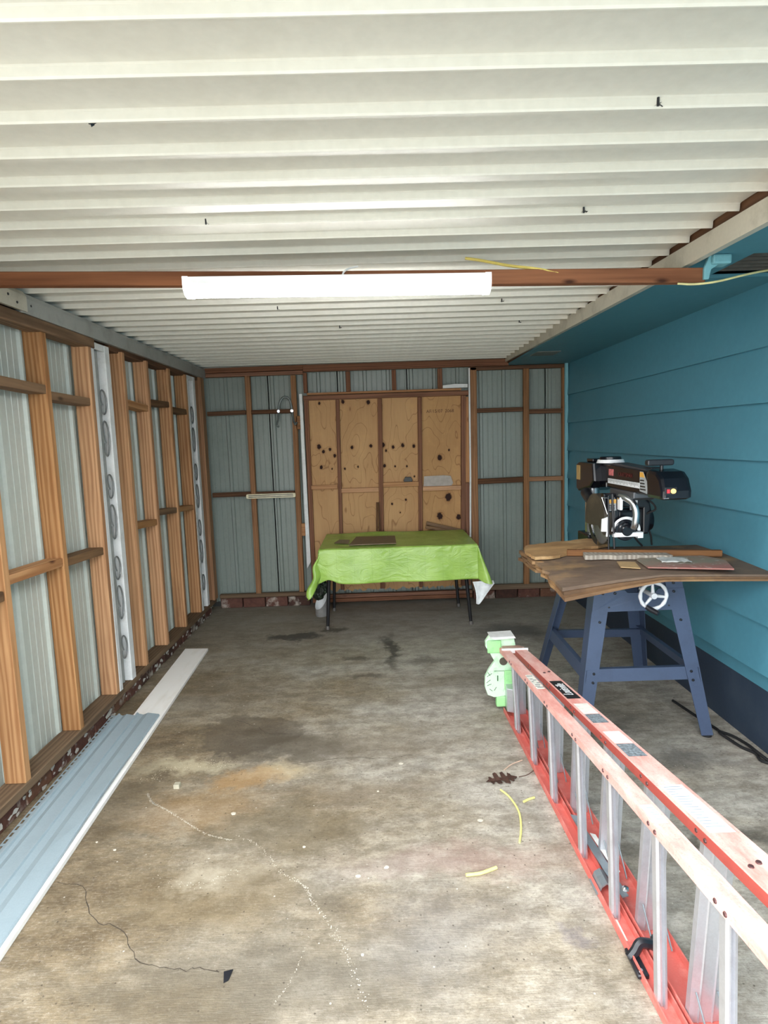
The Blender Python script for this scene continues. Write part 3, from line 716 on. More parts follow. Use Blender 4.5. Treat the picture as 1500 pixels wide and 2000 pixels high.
def rr(x0, x1, z0, z1, r=.012, n=5):
    pts = []
    for cx, cz, a in ((x1-r, z1-r, 0), (x0+r, z1-r, 90), (x0+r, z0+r, 180), (x1-r, z0+r, 270)):
        for k in range(n+1): t = math.radians(a+90*k/n); pts.append((cx+r*math.cos(t), cz+r*math.sin(t)))
    return pts
prism(bm, rr(-1.195, -.748, 1.022, 1.062), 'y', 5.462, 5.4895, .003); obj('bar', bm, CRM, cr)
for z in (1.032, 1.047): bm = new_bm(); prism(bm, rr(-1.175, -.768, z, z+.006, .0028), 'y', 5.4605, 5.463); obj('slot', bm, BLACKP, cr, label='dark slot')
bm = new_bm(); prism(bm, [(.418, 1.078), (.672, 1.074), (.690, 1.10), (.668, 1.165), (.60, 1.172), (.424, 1.168)], 'y', 5.512, 5.5155)
tag(obj('metal_plate', bm, plain('dull_grey_sheet', (150, 142, 134), .5, .3), origin=(.55, 5.51, 1.07)), 'dull grey rectangular metal plate on the right plywood sheet', 'plate')
bm = new_bm(); prism(bm, [(.239, 1.125), (.314, 1.125), (.316, 1.14), (.303, 1.168), (.252, 1.168), (.236, 1.14)], 'y', 5.485, 5.525, .004)
tag(obj('small_box', bm, plain('dark_box', (52, 52, 50), .5), origin=(.275, 5.5, 1.125)), 'small dark box sitting on the blocking between plywood battens', 'box')
bm = new_bm(); prism(bm, [(.611, 1.951), (.833, 1.953), (.833, 1.982), (.72, 1.986), (.611, 1.976)], 'y', 5.485, 5.50)
tag(obj('white_board_offcut', bm, WHITE, origin=(.72, 5.49, 1.95)), 'short white board lying on the header above the right plywood', 'board')
for j, (xa, xb) in enumerate(((-.022, -.014), (.002, .004))):
    o = lumber('batten_offcut', (xa, 5.44, .690), (xb, 5.478, .95), .014, .012, DARKW, None, ref=(1, 0, 0))
    tag(o, ('left' if j == 0 else 'right')+' of two thin dark sticks leaning upright behind the green cloth', 'stick', 'thin sticks behind the table')
for j, (a, b) in enumerate((((.43, 5.46, .745), (.78, 5.455, .655)), ((.42, 5.425, .715), (.70, 5.42, .655)))):
    o = lumber('leaning_plank', a, b, .02, .03, GREYW, None, ref=(0, 1, 0))
    tag(o, ('upper' if j == 0 else 'lower')+' of two slanting dark boards behind the right end of the green cloth', 'board', 'slanting boards behind the table')

# ================================================================== FOLDING TABLE
TZ = .68; TX0, TX1, TY0, TY1 = -.475, .755, 4.62, 5.40
tb = thing('folding_table', 'folding table with black tubular legs under the green cloth', 'table', (.14, 5.0, 0))
bm = new_bm(); box(bm, TX0+.01, TX1-.01, TY0+.01, TY1-.01, TZ-.034, TZ-.006, .006); obj('tabletop', bm, plain('table_top_brown', (96, 78, 62), .5), tb)
for (xx, yy, fx) in ((-.40, 4.76, -.445), (.66, 4.76, .718), (-.40, 5.30, -.43), (.64, 5.30, .69)):
    bm = new_bm(); tube(bm, [(xx, yy, TZ-.03), (xx*.5+fx*.5, yy, .35), (fx, yy, .012)], [.016, .015, .013], 12); lg = obj('leg', bm, BLACKS, tb, smooth=True)
    bm = new_bm(); lathe(bm, [(0, 0), (.017, 0), (.017, .02), (.0135, .028), (0, .028)], (fx, yy, .0), 'z', 14); obj('foot', bm, plain('grey_foot', (92, 88, 84), .5), lg, smooth=True)
for xx, fx in ((-.40, -.44), (.65, .69)):
    bm = new_bm(); tube(bm, [(xx, 4.76, .42), (xx, 5.30, .42)], .011, 10); obj('leg_brace', bm, BLACKS, tb, smooth=True)
    bm = new_bm(); tube(bm, [(xx+(.12 if xx < 0 else -.12)*1, 5.02, TZ-.035), (xx, 5.02, .42)], .008, 8); obj('leg_strut', bm, BLACKS, tb, smooth=True)
    bm = new_bm(); box(bm, xx-.045, xx+.04, 4.74, 4.78, .42, TZ-.03, .004); obj('leg_bracket', bm, BLACKS, tb)
# cloth
def cloth_mat():
    t = NT('lime_green_vinyl')
    n = t.noise(t.coord(), 5., 4); v = t.n('ShaderNodeTexVoronoi', i_Vector=t.coord(), i_Scale=9., feature='DISTANCE_TO_EDGE').outputs[0]
    c = t.ramp(n, [(.3, (140, 180, 72)), (.7, (172, 208, 104))])
    sep = t.n('ShaderNodeSeparateXYZ', i_0=t.coord())
    fx = t.math('ABSOLUTE', t.math('SUBTRACT', t.math('FRACT', t.math('MULTIPLY', sep.outputs[0], 7.3)), .5))
    c = t.mix(t.mr(fx, 0, .015, .35, 0), c, lin((104, 140, 52)))
    cr_ = t.noise(t.coord((1, 1, 2.2)), 7., 4, .6, 1.2)
    t.bump(cr_, .45, .02)
    return t.out(c, .33)
CL = cloth_mat(); BACK = plain('white_cloth_backing', (226, 230, 232), .8)
DROP = .272
def cloth_pt(u, v):
    W_, D_ = TX1-TX0, TY1-TY0
    x = TX0-DROP+u*(W_+2*DROP); y = TY0-DROP+v*(D_+2*DROP)
    ax = (TX0-x) if x < TX0 else ((x-TX1) if x > TX1 else 0); sx = -1 if x < TX0 else 1
    ay = (TY0-y) if y < TY0 else ((y-TY1) if y > TY1 else 0); sy = -1 if y < TY0 else 1
    cx, cy = min(max(x, TX0), TX1), min(max(y, TY0), TY1)
    r = math.hypot(ax, ay)
    n = noise.noise(V((x*3, y*3, 1)))
    if r < 1e-9:
        return V((cx, cy, TZ+.0025+.004*max(0, noise.noise(V((x*4, y*6, 3)))) + (.02*math.exp(-((x+.02)/.3)**2-((y-TY1+.08)/.07)**2))))
    phi = math.atan2(ay, ax); cnr = math.sin(2*phi)**2
    flare = .10+.30*cnr
    fold = .014*math.sin((x+1)*11+sy)*(r/DROP)*(1 if ay > 0 and ax == 0 else .5)+.010*n*r/DROP
    rr_ = min(r, DROP*(1.0+.18*cnr)); dn = rr_*math.cos(flare)
    outw = rr_*math.sin(flare)+fold+.005
    if sy > 0: outw = min(outw, .05)                     # the wall stops it behind
    ox, oy = sx*math.cos(phi), sy*math.sin(phi)
    # left front corner is caught up and bunched
    px = cx+ox*outw; py = cy+oy*outw; pz = TZ+.002-dn
    if ay > 0 and sy < 0 and ax == 0:
        k = math.exp(-((cx-TX0-.07)/.06)**2); pz += .035*k*(r/DROP); py -= .012*k*(r/DROP)
    if cnr > 0 and sx < 0 and sy < 0:
        pz -= .055*cnr*(r/DROP); px += .012*math.sin(r*40)
    if sy > 0: py = min(py, 5.445)
    return V((px, py, pz))
bm = new_bm(); grid(bm, cloth_pt, 150, 110)
tc = thing('tablecloth', 'shiny lime green vinyl cloth draped over the folding table', 'tablecloth', (.14, 5.0, TZ))
o = obj('cloth', bm, [CL, BACK], tc, smooth=True)
md = o.modifiers.new('thickness', 'SOLIDIFY'); md.thickness = .0015; md.offset = -1; md.material_offset = 1
# white backing turned outward at the right corner
bm = new_bm()
def flap(u, v):
    top = V((.705+.165*u, 4.56+.02*u, .40)); tip = V((.722+.055*u**.8+.09*u**4, 4.535, .225+.03*(2*u-.8)**2*(1 if u > .4 else .6)+.12*u**3))
    p = top.lerp(tip, v); p.y += .018*math.sin(3.1*u)*math.sin(3.1*v)-.012*v; p.x += .012*math.sin(v*3)*(1-u); return p
grid(bm, flap, 12, 12); o = obj('turned_corner', bm, BACK, tc, smooth=True, label='white fabric backing turned out at the right corner')
md = o.modifiers.new('thickness', 'SOLIDIFY'); md.thickness = .002
# cardboard and papers on the table
bm = new_bm(); prism(bm, [(-.245, 4.71), (.13, 4.72), (.13, 5.10), (-.20, 5.11)], 'z', TZ+.010, TZ+.016)
tag(obj('cardboard_sheet', bm, plain('brown_board', (124, 108, 84), .6), origin=(-.06, 4.9, TZ+.009)), 'flat brown board lying on the green cloth', 'board')
bm = new_bm(); prism(bm, [(-.375, 4.86), (-.25, 4.80), (-.25, 5.0), (-.34, 5.03)], 'z', TZ+.0085, TZ+.0095)
tag(obj('paper_sheet', bm, plain('brown_paper', (136, 124, 96), .7), origin=(-.31, 4.9, TZ+.0085)), 'small brown sheet left of the flat board on the cloth', 'sheet')
# pot and crumpled plastic below the left end
pt = thing('plastic_jug', 'grey plastic jug cut open standing below the left end of the cloth', 'jug', (-.53, 5.16, 0))
bm = new_bm(); seg = 24
ctr = V((-.53, 5.16, 0)); ro = .054
outer = []; inner = []
for k in range(seg):
    a = 2*math.pi*k/seg; zt = .135+.045*math.cos(a)+.055*math.sin(a)
    outer.append([bm.verts.new(ctr+V((ro*s_*math.cos(a), ro*s_*math.sin(a), z))) for s_, z in ((.9, 0), (1, .012), (1, zt))])
    inner.append([bm.verts.new(ctr+V((ro*.93*math.cos(a), ro*.93*math.sin(a), z))) for z in (zt, .02)])
for k in range(seg):
    j = (k+1) % seg; A, B, C_, D_ = outer[k], outer[j], inner[k], inner[j]
    bm.faces.new((A[0], B[0], B[1], A[1])); bm.faces.new((A[1], B[1], B[2], A[2])); bm.faces.new((A[2], B[2], D_[0], C_[0])); bm.faces.new((C_[0], D_[0], D_[1], C_[1]))
bm.faces.new([o_[0] for o_ in outer][::-1]); bm.faces.new([i_[1] for i_ in inner])
jb = obj('jug_body', bm, [plain('grey_jug_plastic', (140, 138, 136), .5), WPLAST], pt, smooth=True)
for p_ in jb.data.polygons:
    c_ = p_.center+jb.location+pt.location-ctr
    if math.hypot(c_.x, c_.y) < ro*.975 and c_.z > .03: p_.material_index = 1
bm = new_bm(); lathe(bm, [(0, 0), (.0475, 0), (.0475, .002), (0, .002)], (-.53, 5.16, .03), 'z', 24)
obj('liner', bm, WPLAST, pt, label='white inside of the jug')
# dark crumpled sack hanging from the table edge down to the jug
bm = new_bm(); bmesh.ops.create_icosphere(bm, subdivisions=4, radius=1)
for v in bm.verts:
    n = noise.noise(v.co*2.2)*.35+noise.noise(v.co*6)*.22
    v.co = V((v.co.x*.062*(1+n), v.co.y*.05*(1+n), v.co.z*.10*(1+n*.3)))+V((-.50, 4.80, .335))
    v.co.x -= .06*(max(0, .36-v.co.z)); v.co.z = min(v.co.z, .44)
def sackmat():
    t = NT('dark_green_crumpled_plastic'); n = t.noise(t.coord(), 38., 3, .6, 1.5)
    t.bump(n, .8, .01); return t.out(t.ramp(n, [(.42, (14, 20, 16)), (.6, (36, 52, 34)), (.72, (140, 158, 138))]), .3)
tag(obj('crumpled_bag', bm, sackmat(), smooth=True, origin=(-.50, 4.80, .235)), 'dark green crumpled plastic bag bunched under the left cloth corner', 'bag')

# ================================================================== RADIAL ARM SAW
sw = thing('radial_arm_saw', 'black radial arm saw on a blue steel stand by the teal wall', 'saw', (1.27, 3.1, 0))
# --- stand
st_top = .80
def lerp3(a, b, t): return V(a).lerp(V(b), t)
L_top = {'fl': (1.055, 2.90, .80), 'fr': (1.475, 2.90, .80), 'bl': (1.07, 3.42, .80), 'br': (1.475, 3.42, .80)}
L_bot = {'fl': (.94, 2.815, .012), 'fr': (1.605, 2.80, .012), 'bl': (.955, 3.66, .012), 'br': (1.615, 3.60, .012)}
def leg(key):
    sx = 1 if key[1] == 'l' else -1; sy = 1 if key[0] == 'f' else -1
    a, b = V(L_bot[key]), V(L_top[key]); bm = new_bm(); w0, w1, th = .058, .085, .004
    rows = []
    for p, w in ((a, w0), (b, w1)):
        rows.append([bm.verts.new(p+V(q)) for q in ((0, 0, 0), (sx*w, 0, 0), (sx*w, sy*th, 0), (sx*th, sy*th, 0), (sx*th, sy*w, 0), (0, sy*w, 0))])
    A, B = rows; n = 6
    bm.faces.new(A); bm.faces.new(B[::-1])
    for i in range(n): bm.faces.new((A[i], A[(i+1) % n], B[(i+1) % n], B[i]))
    lg = obj('leg', bm, STANDB, sw)
    bm = new_bm(); c = a+V((sx*.022, sy*.022, 0)); lathe(bm, [(0, -.012), (.024, -.012), (.024, -.004), (.012, .006), (0, .006)], c, 'z', 16); obj('foot_pad', bm, RUBBER, lg, smooth=True)
    for tt in (.345, .40, .72, .95):
        p = a.lerp(b, tt)+V((sx*.045, 0, 0)); e = -sy; bm = new_bm()
        lathe(bm, [(0, 0), (.007, 0), (.006, .005*e), (0, .006*e)], p, 'y', 10); obj('bolt', bm, BLACKP, lg)
for k in L_top: leg(k)
def at(key, z): a, b = V(L_bot[key]), V(L_top[key]); return a.lerp(b, (z-a.z)/(b.z-a.z))
def bar(name, k0, k1, z0, z1, off0, off1):
    """flat strip between two legs, with a turned-in lip on top"""
    bm = new_bm(); p0b, p0t, p1b, p1t = at(k0, z0), at(k0, z1), at(k1, z0), at(k1, z1)
    o0, o1 = V(off0), V(off1); th = o0.normalized()*.004
    A = [p0b+o0, p0t+o0, p1t+o0, p1b+o0]; B = [q+th for q in A]
    va = [bm.verts.new(q) for q in A]; vb = [bm.verts.new(q) for q in B]
    bm.faces.new(va); bm.faces.new(vb[::-1])
    for i in range(4): bm.faces.new((va[i], va[(i+1) % 4], vb[(i+1) % 4], vb[i]))
    lip = o0.normalized()*.025; T = [p0t+o0, p1t+o0, p1t+o0+lip, p0t+o0+lip]
    vt = [bm.verts.new(q+V((0, 0, .003))) for q in T]; vu = [bm.verts.new(q) for q in T]
    bm.faces.new(vt); bm.faces.new(vu[::-1])
    for i in range(4): bm.faces.new((vt[i], vt[(i+1) % 4], vu[(i+1) % 4], vu[i]))
    obj(name, bm, STANDB, sw)
bar('stretcher', 'fl', 'fr', .285, .345, (0, .006, 0), 0*V((1, 0, 0)))
bar('stretcher', 'bl', 'br', .27, .325, (0, -.006, 0), (0, 0, 0))
bar('stretcher', 'fl', 'bl', .285, .345, (.006, 0, 0), (0, 0, 0))
bar('stretcher', 'fr', 'br', .285, .345, (-.006, 0, 0), (0, 0, 0))
def apron(y, name, sy):
    kl, kr = ('fl', 'fr') if sy > 0 else ('bl', 'br')
    yt = at(kl, .735).y-.004*sy; yb = at(kl, .63).y-.004*sy
    bm = new_bm(); q = [(at(kl, .745).x, yt, .735), (at(kl, .63).x, yb, .63), (at(kr, .63).x, yb, .63), (at(kr, .745).x, yt, .735)]
    if sy > 0: q = [(at(kl, .735).x, yt, .735), (at(kl, .63).x+.0, yb, .63), (at(kr, .63).x, yb, .63), (at(kr, .735).x, yt, .735), (1.36, yt, .735), (1.345, yt, .718), (1.21, yt, .718), (1.195, yt, .733)]
    A = [bm.verts.new(p) for p in q]; B = [bm.verts.new(V(p)+V((0, .004*sy, 0))) for p in q]
    bm.faces.new(A); bm.faces.new(B[::-1]); n = len(q)
    for i in range(n): bm.faces.new((A[i], A[(i+1) % n], B[(i+1) % n], B[i]))
    return obj(name, bm, STANDB, sw)
ap = apron(2.88, 'apron', 1); apron(3.45, 'apron', -1)
for (xx, zz) in ((1.085, .72), (1.145, .72), (1.115, .65), (1.435, .72), (1.41, .65)):
    bm = new_bm(); lathe(bm, [(0, 0), (.007, 0), (.006, -.005), (0, -.006)], (xx, 2.885, zz), 'y', 10); obj('bolt', bm, BLACKP, sw)
bm = new_bm(); box(bm, 1.06, 1.47, 2.915, 3.41, .735, .835, .004); obj('base_frame', bm, STANDB, sw, label='blue steel base box under the table')
bm = new_bm()
for k in (1.06, 1.18, 1.46):
    pass
# --- crank wheel
hw = thing  # alias kept short
cx, cy, cz = 1.277, 2.76, .736
bm = new_bm()
R_ = .062; pts = [(cx+R_*math.cos(2*math.pi*k/48), cy, cz+R_*math.sin(2*math.pi*k/48)) for k in range(48)]
tube(bm, pts, [.0085+.0012*math.cos(k*math.pi*2*10/48*1.0) for k in range(48)], 10, closed=True)
hwo = obj('crank_wheel', bm, plain('white_wheel', (214, 218, 222), .35), sw, smooth=True, label='white three-spoke crank wheel')
for a in (95, -8, 228):
    a = math.radians(a); bm = new_bm(); tube(bm, [(cx+.008*math.cos(a), cy+.004, cz+.008*math.sin(a)), (cx+.058*math.cos(a), cy, cz+.058*math.sin(a))], [.009, .006], 10); obj('spoke', bm, MC['white_wheel'], hwo, smooth=True)
bm = new_bm(); lathe(bm, [(0, -.012), (.014, -.012), (.016, 0), (.012, .02), (.009, .14), (0, .14)], (cx, cy, cz), 'y', 20); obj('hub', bm, MC['white_wheel'], hwo, smooth=True)
bm = new_bm(); tube(bm, [(cx-.035, cy-.006, cz-.05), (cx-.018, cy-.022, cz-.062), (cx+.002, cy-.05, cz-.072)], [.011, .013, .011], 12); obj('grip', bm, BLACKP, hwo, smooth=True, label='black grip')
# --- warped table top, three plies
def warp_top(x):
    ks = [(.76, .852), (1.03, .874), (1.22, .886), (1.65, .872), (1.73, .868)]
    for (a, za_), (b, zb_) in zip(ks, ks[1:]):
        if x <= b: t = max(0, (x-a)/(b-a)); return za_+(zb_-za_)*t
    return ks[-1][1]
def warp_bot(x):
    ks = [(.76, .796), (1.03, .834), (1.22, .858), (1.65, .842), (1.73, .838)]
    for (a, za_), (b, zb_) in zip(ks, ks[1:]):
        if x <= b: t = max(0, (x-a)/(b-a)); return za_+(zb_-za_)*t
    return ks[-1][1]
def tabmat(name, a, b, c_):
    t = NT(name); n = t.noise(t.coord((.6, 1, 1)), 5., 5, .65); n2 = t.noise(t.coord((.15, 1, 1)), 70., 4, .6); n3 = t.noise(t.coord((.8, 1, 1), loc=(2, 1, 0)), 3.4, 5, .6)
    c = t.ramp(n, [(.3, a), (.68, b)]); c = t.mix(t.mr(n2, .5, .7, 0, .4), c, t.mix(.5, c, lin((50, 36, 26))))
    c = t.mix(t.mr(n3, .55, .68, 0, .8), c, lin(c_)); t.bump(t.math('ADD', n, n2), .5, .006)
    return t.out(c, .75)
PT = tabmat('weathered_particle_top', (84, 68, 56), (120, 100, 84), (150, 120, 84))
PE = tabmat('ply_edge_brown', (74, 54, 38), (120, 90, 62), (160, 124, 80))
PL = tabmat('torn_light_ply', (128, 94, 60), (190, 152, 104), (214, 182, 134))
PM = tabmat('lower_ply_brown', (96, 70, 48), (142, 108, 74), (170, 136, 92))
def ply_layer(k, mat):
    """k = 0 bottom .. 2 top"""
    f0, f1 = k/3., (k+1)/3.-.035
    dx = (0.0, .004, .0)[k]; dyf = (-.012, .012, .022)[k]
    def top(s, t, fr):
        x = .775-.012*t+s*(.945+.0*t) + (dx if s < .5 else 0)
        yf = 2.50+.05*math.sin(min(1, s*1.3)*math.pi*.5) + dyf*(1-s); yb_ = 3.22+.10*s*0+.02*math.sin(s*5)
        if s < .02 and .2 < t < .8: x += .012*math.sin(t*40+k)
        y = yf+(yb_-yf)*t
        zt, zb_ = warp_top(x), warp_bot(x)
        zt = zt+(.889-zt)*min(1, t*1.6); zb_ = zb_+(.853-zb_)*min(1, t*1.6)
        fan = 1
        return V((x, y, zb_+(zt-zb_)*fr))
    bm = new_bm(); A = grid(bm, lambda s, t: top(s, t, f1), 40, 16); B = grid(bm, lambda s, t: top(s, t, f0), 40, 16)
    nu, nv = 40, 16
    for i in range(nu):
        bm.faces.new((A[i][0], A[i+1][0], B[i+1][0], B[i][0])); bm.faces.new((A[i][nv], A[i+1][nv], B[i+1][nv], B[i][nv]))
    for j in range(nv):
        bm.faces.new((A[0][j], A[0][j+1], B[0][j+1], B[0][j])); bm.faces.new((A[nu][j], A[nu][j+1], B[nu][j+1], B[nu][j]))
    return obj('table_ply', bm, mat, sw)
ply_layer(0, PM); ply_layer(1, PE); ply_layer(2, PT)
# torn back-left piece of the top and the fence
bm = new_bm(); rnd = random.Random(4)
out = [(.765, 2.93), (.755, 3.02), (.76, 3.12), (.79, 3.25), (.88, 3.30), (1.0, 3.36), (1.1, 3.38), (1.2, 3.42), (1.27, 3.33), (1.25, 3.22), (1.17, 3.17), (1.08, 3.14), (1.0, 3.08), (.93, 3.0), (.86, 2.93)]
o2 = []
for a, b in zip(out, out[1:]+out[:1]):
    for k in range(4): t = k/4; o2.append((a[0]+(b[0]-a[0])*t+rnd.uniform(-.006, .006), a[1]+(b[1]-a[1])*t+rnd.uniform(-.008, .008)))
prism(bm, o2, 'z', .891, .906); 
for v in bm.verts: v.co.z += .004*noise.noise(v.co*9)
obj('torn_ply', bm, PL, sw, label='torn light brown ply at the back left')
bm = new_bm(); prism(bm, [(p[0]*.9+.08+rnd.uniform(-.004, .004), p[1]*.9+.31) for p in o2 if p[0] < .97], 'z', .85, .889); 
for k in range(3):
    bm2 = new_bm(); z = .83+k*.02
    prism(bm2, [(.755+rnd.uniform(-.006, .01), 2.92+i*.05+rnd.uniform(-.01, .01)) for i in range(7)]+[(.80, 3.24), (.80, 2.9)], 'z', z, z+.016); obj('splintered_edge', bm2, PE if k % 2 else PM, sw)
bm.free()
lumber('fence', (.95, 3.02, .906), (1.655, 2.865, .906), .028, .032, FENCEW, sw, ref=(0, 1, 0), label='brown wooden fence strip')
bm = new_bm(); box(bm, 1.19, 1.32, 3.40, 3.58, .76, .93, .01); obj('column_base', bm, BLACKM, sw)
bm = new_bm(); tube(bm, [(1.25, 3.50, .90), (1.25, 3.50, 1.25)], .040, 24); obj('column', bm, CHROME, sw, smooth=True, label='steel column')
# --- column cover, arm, head
def shaped(name, poly, axis, a, b, mat, bev, label=None, parent=None):
    bm = new_bm(); prism(bm, poly, axis, a, b, bev); return obj(name, bm, mat, parent or sw, label=label)
cc = shaped('column_cover', [(3.40, 1.20), (3.60, 1.165), (3.64, 1.18), (3.64, 1.325), (3.60, 1.338), (3.36, 1.338), (3.34, 1.24)], 'x', 1.20, 1.385, BLACKM, .012)
shaped('label_plate', [(1.196, 1.235), (1.1985, 1.235), (1.1985, 1.32), (1.196, 1.32)], 'y', 3.56, 3.62, plain('tan_label', (170, 140, 90), .5), 0, parent=cc)
bm = new_bm(); tube(bm, smooth_path([(1.19, 3.44, 1.17), (1.185, 3.38, 1.15), (1.175, 3.30, 1.135), (1.172, 3.24, 1.10)]), .030, 16); obj('dust_chute', bm, BLACKP, sw, smooth=True)
arm = shaped('arm', [(3.40, 1.215), (3.40, 1.328), (3.22, 1.334), (2.72, 1.318), (2.72, 1.208), (3.0, 1.205)], 'x', 1.245, 1.345, BLACKM, .008, label='black arm of the saw')
shaped('arm_top', [(3.36, 1.330), (3.20, 1.345), (2.82, 1.328), (2.80, 1.316), (3.3, 1.322)], 'x', 1.255, 1.335, plain('dark_grey_top', (60, 60, 64), .5), .004, parent=arm)
bm = new_bm(); box(bm, 1.238, 1.2445, 2.84, 3.235, 1.236, 1.262, .001); rl = obj('rip_scale', bm, WPLAST, arm, label='white rip scale strip')
bm = new_bm()
for k in range(36): yk = 2.85+k*.0107; box(bm, 1.2372, 1.2382, yk, yk+.0016, 1.236+(.012 if k % 4 else .006), 1.26)
obj('scale_marks', bm, BLACKP, arm, kind='stuff')
shaped('badge', [(1.2428, 1.278), (1.2448, 1.278), (1.2448, 1.312), (1.2428, 1.312)], 'y', 3.175, 3.235, plain('red_white_badge', (196, 110, 110), .5, var=.5, scale=90), 0, parent=arm)
lettering('lettering', 'CRAFTSMAN', (1.2435, 3.02, 1.290), (0, -1, 0), (0, 0, 1), .030, plain('dull_red_letters', (92, 30, 28), .5), arm, label='dull red maker lettering')
lettering('letter', 'E', (1.2432, 3.265, 1.222), (0, -1, 0), (0, 0, 1), .032, WPLAST, arm, label='white letter')
WL = plain('warning_label_grey', (160, 164, 166), .5)
def warning(loc_y0, loc_y1, z0, z1, x, parent):
    shaped('warning_label', [(x-.0014, z0), (x, z0), (x, z1), (x-.0014, z1)], 'y', loc_y0, loc_y1, WL, 0, parent=parent)
shaped('warning_label', [(2.835, 1.225), (2.835, 1.318), (2.80, 1.318), (2.755, 1.27), (2.755, 1.218)], 'x', 1.2362, 1.2376, WL, 0, parent=arm)
shaped('label_header', [(2.833, 1.292), (2.833, 1.315), (2.80, 1.315), (2.782, 1.292)], 'x', 1.2352, 1.2364, plain('yellow_orange', (222, 168, 76), .5), 0, parent=arm)
bm = new_bm()
for k in range(4): box(bm, 1.2354, 1.2362, 2.77+.006*k, 2.828, 1.232+k*.014, 1.238+k*.014)
obj('label_lines', bm, BLACKP, arm, kind='stuff')
hd = shaped('arm_head', [(2.725, 1.205), (2.745, 1.315), (2.715, 1.334), (2.64, 1.326), (2.60, 1.298), (2.575, 1.245), (2.577, 1.213), (2.60, 1.205)], 'x', 1.222, 1.352, BLACKM, .016, label='rounded black head at the arm front')
bm = new_bm(); tube(bm, [(1.275, 2.70, 1.33), (1.275, 2.70, 1.352)], .008, 12); th_ = obj('knob_stem', bm, BLACKP, hd, smooth=True)
bm = new_bm(); prism(bm, rr(1.205, 1.325, 1.350, 1.378, .010), 'y', 2.683, 2.717, .006); obj('arm_lock_handle', bm, BLACKP, hd, label='black T handle')
shaped('switch_plate', [(1.232, 1.228), (1.285, 1.228), (1.285, 1.262), (1.232, 1.262)], 'y', 2.5735, 2.580, BLACKP, .002, parent=hd)
bm = new_bm(); box(bm, 1.240, 1.252, 2.568, 2.5735, 1.236, 1.254, .001); obj('red_switch', bm, plain('red_switch', (206, 60, 70), .4), hd)
SWY = NT('lit_yellow_key'); SWY.b.inputs['Emission Color'].default_value = lin((255, 214, 120)); SWY.b.inputs['Emission Strength'].default_value = .9; SWY.out(lin((246, 206, 110)), .4)
bm = new_bm(); lathe(bm, [(0, 0), (.011, 0), (.010, -.006), (0, -.007)], (1.268, 2.5735, 1.245), 'y', 20); obj('yellow_switch_key', bm, SWY.m, hd, smooth=True)
bm = new_bm(); box(bm, 1.228, 1.25, 2.572, 2.60, 1.212, 1.216, .001); obj('chrome_tab', bm, CHROME, hd)
# miter dial on top
bm = new_bm(); lathe(bm, [(0, 0), (.075, 0), (.068, .018), (0, .018)], (1.30, 3.36, 1.339), 'z', 36); obj('miter_dial', bm, WPLAST, sw, smooth=True, label='white dial ring')
bm = new_bm(); lathe(bm, [(0, 0), (.058, 0), (.056, .013), (.05, .016), (0, .016)], (1.30, 3.36, 1.3575), 'z', 30); obj('dial_cap', bm, BLACKM, sw, smooth=True)
bm = new_bm(); box(bm, 1.25, 1.345, 3.50, 3.60, 1.338, 1.358, .006); obj('cover_step', bm, BLACKM, sw)
bm = new_bm(); box(bm, 1.285, 1.335, 2.83, 2.91, 1.318, 1.336, .005); obj('lock_lever', bm, BLACKP, sw)
# carriage, yoke, motor
shaped('carriage', [(3.20, 1.17), (3.20, 1.212), (2.90, 1.212), (2.90, 1.185), (2.94, 1.17)], 'x', 1.235, 1.35, plain('carriage_grey', (92, 94, 98), .4, .4), .006)
shaped('yoke', [(1.180, 1.185), (1.36, 1.185), (1.375, 1.10), (1.36, .99), (1.33, .99), (1.33, 1.12), (1.215, 1.13), (1.205, .995), (1.18, .995)], 'y', 3.005, 3.05, BLACKM, .008)
bm = new_bm(); lathe(bm, [(0, 0), (.05, 0), (.062, .012), (.068, .03), (.07, .20), (.055, .225), (0, .225)], (1.195, 3.13, 1.045), 'x', 36); mo = obj('motor', bm, BLACKM, sw, smooth=True)
bm = new_bm(); box(bm, 1.20, 1.37, 3.02, 3.20, 1.00, 1.12, .02); obj('motor_case', bm, BLACKM, mo)
bv = None
bm = new_bm(); lathe(bm, [(.058, 0), (.0725, 0), (.0725, -.004), (.058, -.004)], (1.236, 2.985, 1.012), 'y', 32, 0, math.pi); bv = obj('bevel_scale', bm, WPLAST, sw, label='white half ring scale')
for r_, d in ((.054, -.012), (.040, -.022), (.028, -.034)):
    bm = new_bm(); lathe(bm, [(0, .02), (r_, .02), (r_, d+.004), (r_-.004, d), (0, d)], (1.232, 2.985, 1.018), 'y', 32); obj('motor_end_ring', bm, BLACKM, sw, smooth=True)
bm = new_bm(); prism(bm, [(1.168, .986), (1.285, .986), (1.285, .978), (1.312, .978), (1.312, 1.008), (1.18, 1.008), (1.168, 1.0)], 'y', 2.955, 2.99, .003); obj('bevel_base', bm, WPLAST, sw, label='white bar below the scale')
bm = new_bm(); tube(bm, smooth_path([(1.205, 2.99, 1.185), (1.222, 2.955, 1.180), (1.245, 2.925, 1.155), (1.256, 2.915, 1.11), (1.254, 2.92, 1.055), (1.252, 2.93, 1.035)]), [.017]*31, 16); obj('yoke_handle', bm, CHROME, sw, smooth=True, label='curved silver handle')
bm = new_bm(); box(bm, 1.196, 1.210, 2.96, 3.0, 1.12, 1.185, .003); obj('handle_clamp', bm, WPLAST, sw)
